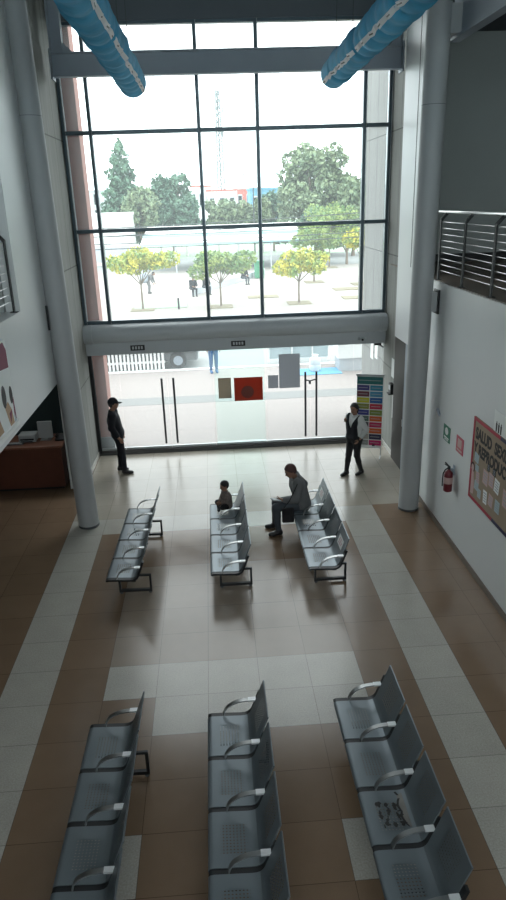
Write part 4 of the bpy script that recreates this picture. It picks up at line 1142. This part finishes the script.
# ------------------------------------------------------------------ outside: buildings, tower, lamps, cables
def building(label, x, y, w_, d, h_, m, roofm=None, nwin=3, rows_=2):
    t = thing('building', label, 'building', (x, y, 0), 0, 'buildings beyond the plaza')
    MB().box(-w_/2, w_/2, 0, d, 0, h_).build('walls', m, t)
    MB().box(-w_/2-.1, w_/2+.1, -.1, d+.1, h_, h_+.25).build('roof', roofm or m, t)
    for a in range(nwin):
        for b in range(rows_):
            xx = -w_/2+w_*(a+.5)/nwin; zz = h_*(b+.5)/rows_
            fr = MB().box(xx-w_*.13/nwin*2, xx+w_*.13/nwin*2, -.05, 0, zz-h_*.14, zz+h_*.14).build('window', M['bldgrey'], t)
            MB().box(xx-w_*.10/nwin*2, xx+w_*.10/nwin*2, -.06, -.05, zz-h_*.11, zz+h_*.11).build('pane', M['carglass'], fr)
    return t
building('grey building with square windows beside the terracotta wing', -20.5, 130, 5, 8, 7.9, M['bldgrey'], nwin=2, rows_=3)
t = thing('market_hall', 'large plain white box building below the tall conifer', 'building', (-9.9, 70, 0))
MB().box(-4, 2.3, 0, 6, 0, 4.6).build('walls', M['bldwhite'], t); MB().box(-4.1, 2.4, -.1, 6.1, 4.6, 4.85).build('roof', M['bldwhite'], t); MB().box(-3.9, 2.2, -.03, 0, .3, 1.9).build('shutter', M['bldgrey'], t)
building('white building under the lattice tower', 2.4, 108, 4.5, 7, 7.0, M['bldwhite'], M['bldred'])
building('pale building with a red roof by the central mullion', -.8, 120, 3.4, 7, 7.9, M['bldwhite'], M['bldred'])
building('red roofed building next to the lattice tower', 7.2, 122, 4.4, 7, 7.4, M['bldred'], M['bldwhite'])
building('blue walled building behind the street lamp', 8.2, 98, 4.4, 7, 6.9, M['bldblue'], M['bldblue'])
cn = thing('market_canopy', 'long white canopy with teal stripes along the far side of the plaza', 'canopy', (1.5, 60, 0))
for k in range(8):
    x0 = -7.2+k*1.75
    MB().add([(x0, 0, 2.4), (x0+1.75, 0, 2.4), (x0+1.75, 9, 3.5), (x0, 9, 3.5), (x0, 0, 2.34), (x0+1.75, 0, 2.34), (x0+1.75, 9, 3.44), (x0, 9, 3.44)], [(0, 1, 2, 3), (7, 6, 5, 4), (0, 4, 5, 1), (1, 5, 6, 2), (2, 6, 7, 3), (3, 7, 4, 0)]).build('canopy_panel', M['bldwhite'], cn)
for yy, zz in ((-.05, 2.2), (3.0, 2.80)):
    MB().box(-7.2, 6.8, yy, yy+.9, zz, zz+.10+.1).build('teal_band', M['tealawning'], cn)
for k in range(6): MB().tube([(-7.0+k*2.7, .1, 0), (-7.0+k*2.7, .1, 2.36)], .06, 8).build('post', M['bldgrey'], cn, smooth=True)
tw = thing('lattice_tower', 'slender lattice antenna tower rising behind the central pane', 'tower', (2.62, 120, 0))
lt_ = MB(); Ht = 22.0; wb0, wt = .75, .28
pz = lambda z: wb0+(wt-wb0)*z/Ht
cor = [(-1, -1), (1, -1), (0, 1)]
for cx_, cy_ in cor: lt_.tube([(cx_*wb0, cy_*wb0, 0), (cx_*wt, cy_*wt, Ht)], .13, 5)
z = 0; lv = 0
while z < Ht-1:
    z2 = z+.95
    for i in range(3):
        a = cor[i]; b = cor[(i+1) % 3]
        lt_.tube([(a[0]*pz(z), a[1]*pz(z), z), (b[0]*pz(z2), b[1]*pz(z2), z2)], .07, 4); lt_.tube([(a[0]*pz(z2), a[1]*pz(z2), z2), (b[0]*pz(z2), b[1]*pz(z2), z2)], .03, 4)
    z = z2
lt_.build('lattice', M['tower'], tw)
for zz, a in ((19.4, 0), (19.4, 2.1), (19.4, 4.2), (17.6, 1), (17.6, 3.1), (15.8, .4)):
    MB().rbox(.7*math.cos(a), .7*math.sin(a), zz, .25, .25, 1.2, .05).bar((0, 0, zz), (.7*math.cos(a), .7*math.sin(a), zz), .08, .08).build('antenna', M['tower'], tw)
MB().tube([(0, 0, Ht), (0, 0, Ht+1.6)], .05, 5).build('spike', M['tower'], tw)
t = thing('street_lamp', 'dark street lamp post in front of the blue building', 'lamp', (5.1, 78, 0))
MB().tube([(0, 0, 0), (0, 0, 8.1)], [.09, .05], 8).build('pole', M['cable'], t, smooth=True); MB().tube([(0, 0, 8.0), (-.5, 0, 8.25), (-1.0, 0, 8.2)], .04, 6).build('arm', M['cable'], t, smooth=True); MB().rbox(-1.1, 0, 8.18, .5, .2, .1, .03).build('lamp_head', M['cable'], t)
cabs = [(-14, 16, 36.8, 3.55, 3.9, 'lowest'), (-14, 16, 36.8, 3.8, 4.15, 'second'), (-14, 16, 36.8, 4.2, 4.45, 'third'), (-14, 16, 36.8, 4.0, 4.95, 'fourth'), (-14, 16, 36.8, 4.45, 5.2, 'topmost')]
for k, (xa, xb, yy, za, zb, lb) in enumerate(cabs):
    pts = []
    for q in range(17):
        f = q/16; pts.append((xa+(xb-xa)*f, yy, za+(zb-za)*f-.45*4*f*(1-f)*.5))
    tag(MB().tube(pts, .022, 5).build('overhead_cable', M['cable'], smooth=True), lb+' of the thin overhead cables crossing the view above the plaza', 'cable', 'overhead cables')
for x, lb in ((-14, 'pole carrying the overhead cables at the terracotta end'), (16, 'pole carrying the overhead cables at the cladding end')):
    o = MB().tube([(x, 36.8, -.02), (x, 36.8, 6)], .11, 10).build('utility_pole', M['cable'], smooth=True); tag(o, lb, 'pole', 'cable poles')

# plaza furniture and people
t = thing('plaza_bench', 'long low grey bench wall curving along the plaza', 'bench', (0, 44.2, 0))
MB().add([(-1.2, 0, 0), (4.4, 11.6, 0), (4.4, 12.2, 0), (-1.2, .7, 0), (-1.2, 0, .42), (4.4, 11.6, .42), (4.4, 12.2, .42), (-1.2, .7, .42)], [(3, 2, 1, 0), (4, 5, 6, 7), (0, 1, 5, 4), (1, 2, 6, 5), (2, 3, 7, 6), (3, 0, 4, 7)]).build('seat_wall', M['bldgrey'], t)
t = thing('litter_bin', 'green litter bin on the plaza beside the central mullion', 'bin', (3.75, 53.2, 0))
MB().rbox(0, 0, .62, .7, .6, 1.2, .05).build('body', M['binGreen'], t); MB().rbox(0, 0, 1.25, .76, .66, .1, .03).build('lid', M['binGreen'], t); MB().tube([(.1, .4, 0), (.1, .4, 3.2)], .05, 8).build('post', M['bldgrey'], t)
o = MB().tube([(-1.83, 38.8, 0), (-1.83, 38.8, .62)], .06, 10).build('bollard', M['black'], smooth=True); tag(o, 'short black bollard beside the lawn patch', 'bollard')
SIT = dict(pelvis=(0, 0, .545), chest=(.10, 0, .83), neck=(.17, 0, 1.03), head=(.25, 0, 1.15), shl=(.14, .17, .98), shr=(.14, -.17, .98), ell=(.25, .22, .72), wrl=(.42, .10, .66), elr=(.25, -.22, .72), wrr=(.42, -.10, .66),
    hil=(.02, .095, .53), hir=(.02, -.095, .53), knl=(.45, .12, .50), knr=(.45, -.12, .50), anl=(.42, .12, .085), anr=(.45, -.12, .085))
person('person in dark blue sitting on the plaza bench end, nearer the lawn patch', (-1.15, 44.25, -.02), math.radians(-70), SIT, s=.98, h=.02, waist=(0, 0, 1), topm=M['navycloth'], top='jacket', legm=M['navycloth'], head_pitch=.4, group='people in the plaza')
person('person in black sitting on the plaza bench beside the one in dark blue', (-.35, 44.9, -.02), math.radians(-60), SIT, s=.98, h=.02, waist=(0, 0, 1), topm=M['blackcloth'], top='jacket', legm=M['jeans'], head_pitch=.3, group='people in the plaza')
person('person in dark clothes sitting on the plaza bench behind the second young tree', (2.35, 49.6, -.02), math.radians(-50), SIT, s=.98, h=.02, waist=(0, 0, 1), topm=M['blackcloth'], top='jacket', legm=M['jeans'], group='people in the plaza')
person('person bending forward under the first young tree with a round grey pack', (-4.05, 46.4, 0), math.radians(-15), dict(pelvis=(-.1, 0, .90), chest=(.1, 0, 1.12), neck=(.26, 0, 1.24), head=(.38, 0, 1.30), shl=(.2, .17, 1.2), shr=(.2, -.17, 1.2), ell=(.26, .2, .92), elr=(.26, -.2, .92), wrl=(.36, .18, .70), wrr=(.36, -.18, .70), hil=(-.08, .085, .88), hir=(-.08, -.085, .88)), s=.98, h=.02,
    topm=M['greycloth'], top='jacket', legm=M['palecloth'] if 'palecloth' in M else M['greycloth'], group='people in the plaza')
t = thing('backpack', 'big round grey pack on the back of the person bending forward in the plaza', 'backpack', (-4.32, 46.3, .75))
MB().ball((0, 0, .32), (.30, .30, .40), 14).build('sack', M['steelpaint'], t, smooth='all'); MB().rbox(.02, -.28, .22, .3, .08, .25, .03).build('pocket', M['steelpaint'], t)
person('person in blue jeans standing outside the greenish glass panel', (-.03, 23.3, -.005), math.radians(-80), {}, s=.97, h=.014, topm=M['whitecloth'], legm=M['bluejeans'], shoem=M['bluejeans'])

# street side: picket fence, car, kiosk
t = thing('picket_fence', 'white picket fence along the kerb outside the glass entrance', 'fence', (-4.3, 24.06, 0))
for k in range(19):
    x = k*.135
    MB().prism([(x, .03), (x+.075, .03), (x+.075, .92), (x+.0375, 1.0), (x, .92)], -.012, .012).build('picket', M['picket'], t)
MB().box(-.03, 2.55, .012, .04, .25, .33).build('rail', M['picket'], t); MB().box(-.03, 2.55, .012, .04, .68, .76).build('rail', M['picket'], t)
for x in (0, 1.25, 2.48): MB().box(x-.035, x+.035, .04, .11, 0, 1.02).build('post', M['picket'], t)
car = thing('car', 'silver hatchback car parked behind the white picket fence', 'car', (-2.68, 25.16, -.04))
cb_ = SDF()
prof = [(-2.05, .55), (-2.0, .88), (-1.75, .98), (-1.0, 1.05), (-.45, 1.45), (.75, 1.47), (1.55, 1.05), (2.05, .95), (2.12, .60), (2.1, .28), (-2.05, .28)]
body = MB(); n = len(prof)
ys = [(-.84, .94), (-.62, 1.0), (.62, 1.0), (.84, .94)]
vs = []
for yv, f in ys: vs += [(x*(.985 if abs(yv) > .7 else 1), yv, .28+(z-.28)*f) for x, z in prof]
fs = [tuple(range(n)), tuple(3*n+k for k in range(n))]+[(a*n+k, a*n+(k+1) % n, (a+1)*n+(k+1) % n, (a+1)*n+k) for a in range(3) for k in range(n)]
body.add(vs, fs); bo = body.build('body', M['carsilver'], car, smooth=True)
bv = bo.modifiers.new('bevel', 'BEVEL'); bv.width = .06; bv.segments = 3
for sy_ in (-.845, .845):
    MB().prism([(-.85, 1.06), (-.38, 1.36), (.66, 1.38), (1.3, 1.06)], sy_-.012, sy_+.012).build('side_window', M['carglass'], car)
for wx in (-1.3, 1.38):
    for sy_ in (-.80, .80):
        wh = MB(); wh.prism([(wx+.31*math.cos(2*PI*k/24), .31+.31*math.sin(2*PI*k/24)) for k in range(24)], sy_-.10, sy_+.10)
        wo = wh.build('wheel', M['tyre'], car, smooth=True)
        hb = MB(); hb.prism([(wx+.17*math.cos(2*PI*k/20), .31+.17*math.sin(2*PI*k/20)) for k in range(20)], sy_-.115, sy_+.115); hb.build('hub', M['steelpaint'], wo)
MB().rbox(2.06, -.6, .70, .1, .3, .12, .02).build('headlight', M['pale'], car); MB().rbox(2.06, .6, .70, .1, .3, .12, .02).build('headlight', M['pale'], car)
t = thing('kiosk', 'white kiosk box outside the glass near the pale cladding', 'kiosk', (4.75, 22.6, 0))
MB().box(-.55, .8, 0, 1.0, .45, 1.6).build('cabinet', M['bldwhite'], t); MB().box(-.5, .75, .05, .95, 0, .45).build('base', M['bldgrey'], t); MB().box(-.6, .85, -.05, 1.05, 1.6, 1.66).build('roof', M['bldwhite'], t)
t = thing('market_tent', 'pale tent walls and poles beyond the locked door handles', 'tent', (3.2, 24.6, 0))
MB().box(-1.2, 1.0, 0, .04, .1, 1.45).build('back_wall', M['paleblue'], t)
for x in (-1.2, -.35, .4, 1.0): MB().tube([(x, -.06, 0), (x, -.06, 1.5)], .03, 8).build('pole', M['picket'], t, smooth=True)
tag(MB().rbox(0, 0, .008, 1.5, .9, .016, .004).build('ground_mat', M['bluemat'], loc=(3.55, 22.75, 0)), 'bright blue mat on the ground under the white barrel', 'mat')
t = thing('barrel', 'white plastic barrel standing on the blue mat', 'barrel', (3.45, 22.85, .016))
MB().lathe([(.15, 0), (.19, .05), (.20, .2), (.185, .22), (.20, .24), (.19, .42), (.10, .47), (.10, .52)], n=18).build('body', M['bldwhite'], t, smooth=True); MB().lathe([(.11, .52), (.11, .56)], n=14).build('lid', M['picket'], t)
